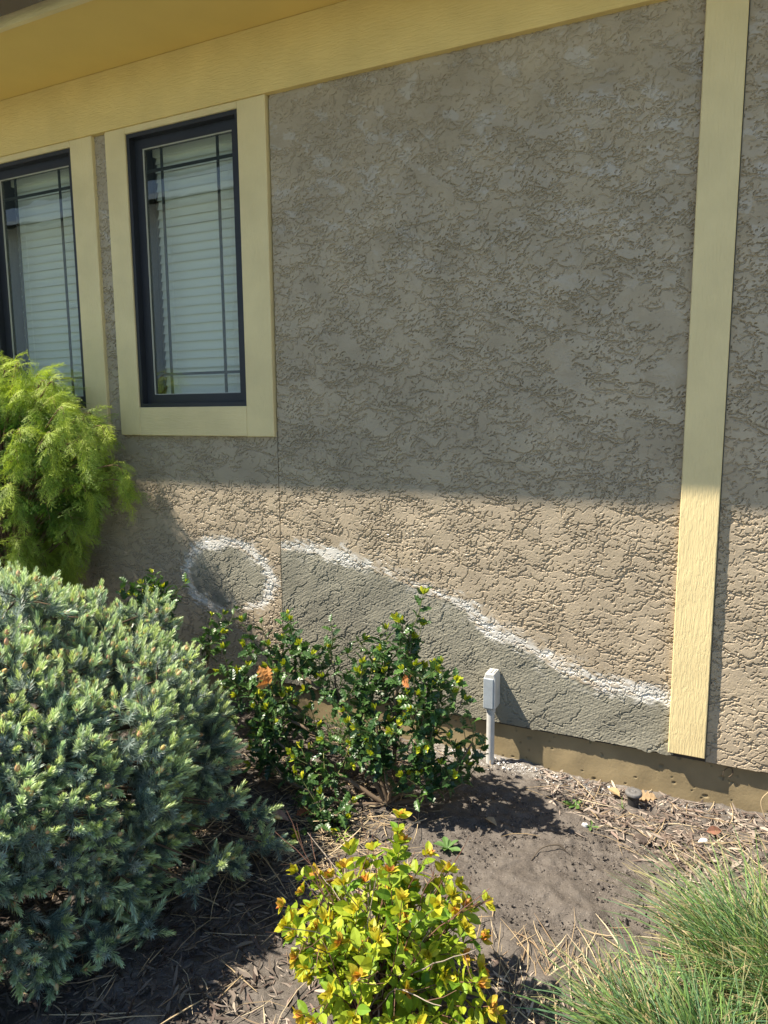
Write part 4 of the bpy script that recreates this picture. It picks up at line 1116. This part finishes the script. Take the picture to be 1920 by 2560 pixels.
# feathery low plant by the foundation behind the spiny bush
rng = np.random.default_rng(88); ms = Mesh(); n = 420
a = rng.uniform(0, 2 * pi, n); e = np.abs(rng.normal(size=n)); P = np.column_stack([-1.50 + np.cos(a) * rng.random(n) * .17, -.17 + np.sin(a) * rng.random(n) * .09, .02 + rng.random(n) * .13])
ms.inst(WEED[0], WEED[1], leaf_frames(np.column_stack([np.cos(a), np.sin(a), .5 + e]), rng, .5) * rng.uniform(.012, .026, n)[:, None, None], P, np.array([[.15, .22, .10]]) * rng.uniform(.7, 1.3, (n, 1)))
for k in range(16):
    q = P[rng.integers(n)]; ms.tube(np.array([(-1.5 + rng.normal() * .04, -.17, -.01), ((q[0] - 1.5) / 2, -.17, q[2] * .5), q]), [.002, .0016, .001], 4, (.2, .17, .1))
tag(ms.build("low_plant", M['leaf']), "low feathery grey-green plant by the foundation behind the spiny bush", "plant")

# stones and big bark pieces
def lump(name, loc, s, mat, label, cat, seed):
    r = np.random.default_rng(seed); a, b_ = np.meshgrid(np.linspace(0, pi, 9), np.arange(12) / 12 * 2 * pi, indexing='ij')
    d = np.stack([np.sin(a) * np.cos(b_), np.sin(a) * np.sin(b_), np.cos(a)], -1); k = r.normal(size=(5, 3)) * 2.2
    rad = 1 + sum(.10 * np.sin(d @ k[i] + i) for i in range(5)); d = np.sign(d) * np.abs(d) ** .75
    V = (d * rad[..., None] * np.array(s)).reshape(-1, 3) + np.array(loc); i = np.arange(8)[:, None] * 12; j = np.arange(12)[None]
    m = Mesh(); m.add(V, np.stack([i + j, i + 12 + j, i + 12 + (j + 1) % 12, i + (j + 1) % 12], -1).reshape(-1, 4))
    tag(m.build(name, mat), label, cat)
stone = simple("white_stone", (.68, .68, .66), .7, var=.15, vscale=60, bump=.4)
bark = simple("dark_bark", (.075, .058, .048), .9, var=.3, vscale=70, bump=.8)
lump("stone_chip", G(.009, -.268, .008), (.017, .013, .012), stone, "white stone chip on the bark right of the sprinkler", "stone", 1)
lump("stone_chip", G(-.395, -.345, .006), (.011, .009, .008), stone, "small white pebble beside the tiny weed", "stone", 2)
lump("bark_piece", G(-.19, -.344, .008), (.028, .018, .010), bark, "dark bark piece lying flat in front of the sprinkler", "bark", 3)
lump("bark_piece", G(-.131, -.333, .008), (.011, .024, .008), bark, "dark narrow bark piece pointing at the wall", "bark", 4)
lump("bark_piece", G(-.10, -.47, .008), (.034, .016, .011), simple("brown_bark", (.16, .125, .10), .9, var=.3, vscale=60, bump=.8), "brown bark lump behind the tall grass tuft", "bark", 5)

# tendrils on the foundation
m = Mesh(); m.tube(spline([(.069, .018, .10), (.068, .012, .135), (.080, .012, .158), (.096, .014, .160), (.100, .013, .138), (.089, .016, .120)], 26), np.linspace(.0012, .0026, 26), 6, (.10, .075, .05))
tag(m.build("dry_tendril", M['wood'], smooth=True), "dry curled tendril on the shaded foundation right of the upright board", "tendril")
m = Mesh(); m.tube(spline([(.222, -.004, -.012), (.205, .004, .035), (.207, .008, .065), (.228, .012, .095)], 20), .0022, 6, (.42, .33, .2))
tag(m.build("dry_root", M['wood'], smooth=True), "pale dry root looping up the foundation at the right edge", "root")
m = Mesh(); m.tube(spline([G(-.52, -.66, .006), G(-.50, -.60, .022), G(-.455, -.55, .022), G(-.425, -.545, .010)], 18), np.linspace(.0016, .0028, 18), 6, (.10, .08, .06))
tag(m.build("curved_twig", M['wood'], smooth=True), "dark curved twig on the bare soil", "twig")

# ================================================================== the house across the lawn (seen in the panes)
nb = empty("neighbour_house", (-14, -9.6, 0), label="pale neighbouring house with white porch roof, mirrored in the window panes", cat="house")
m = Mesh(); m.box(-24, -6.5, -17, -9.6, -.02, 6.1); m.build("wall", simple("pale_siding", (.68, .69, .68), .7), nb)
m = Mesh(); m.add([(-24.5, -8.95, 6.05), (-6.0, -8.95, 6.05), (-7.2, -9.59, 6.62), (-24.5, -9.59, 6.62), (-24.5, -8.95, 5.95), (-6.0, -8.95, 5.95), (-7.2, -9.59, 6.25), (-24.5, -9.59, 6.25)], [(0, 1, 2, 3), (7, 6, 5, 4), (0, 4, 5, 1), (1, 5, 6, 2), (2, 6, 7, 3), (3, 7, 4, 0)])
m.build("porch_roof", simple("white_metal_roof", (.82, .80, .78), .6), nb)
m = Mesh(); m.box(-24, -6.5, -17, -9.62, 6.102, 10.5); m.build("upper_wall", simple("dark_cladding", (.07, .075, .06), .8), nb)
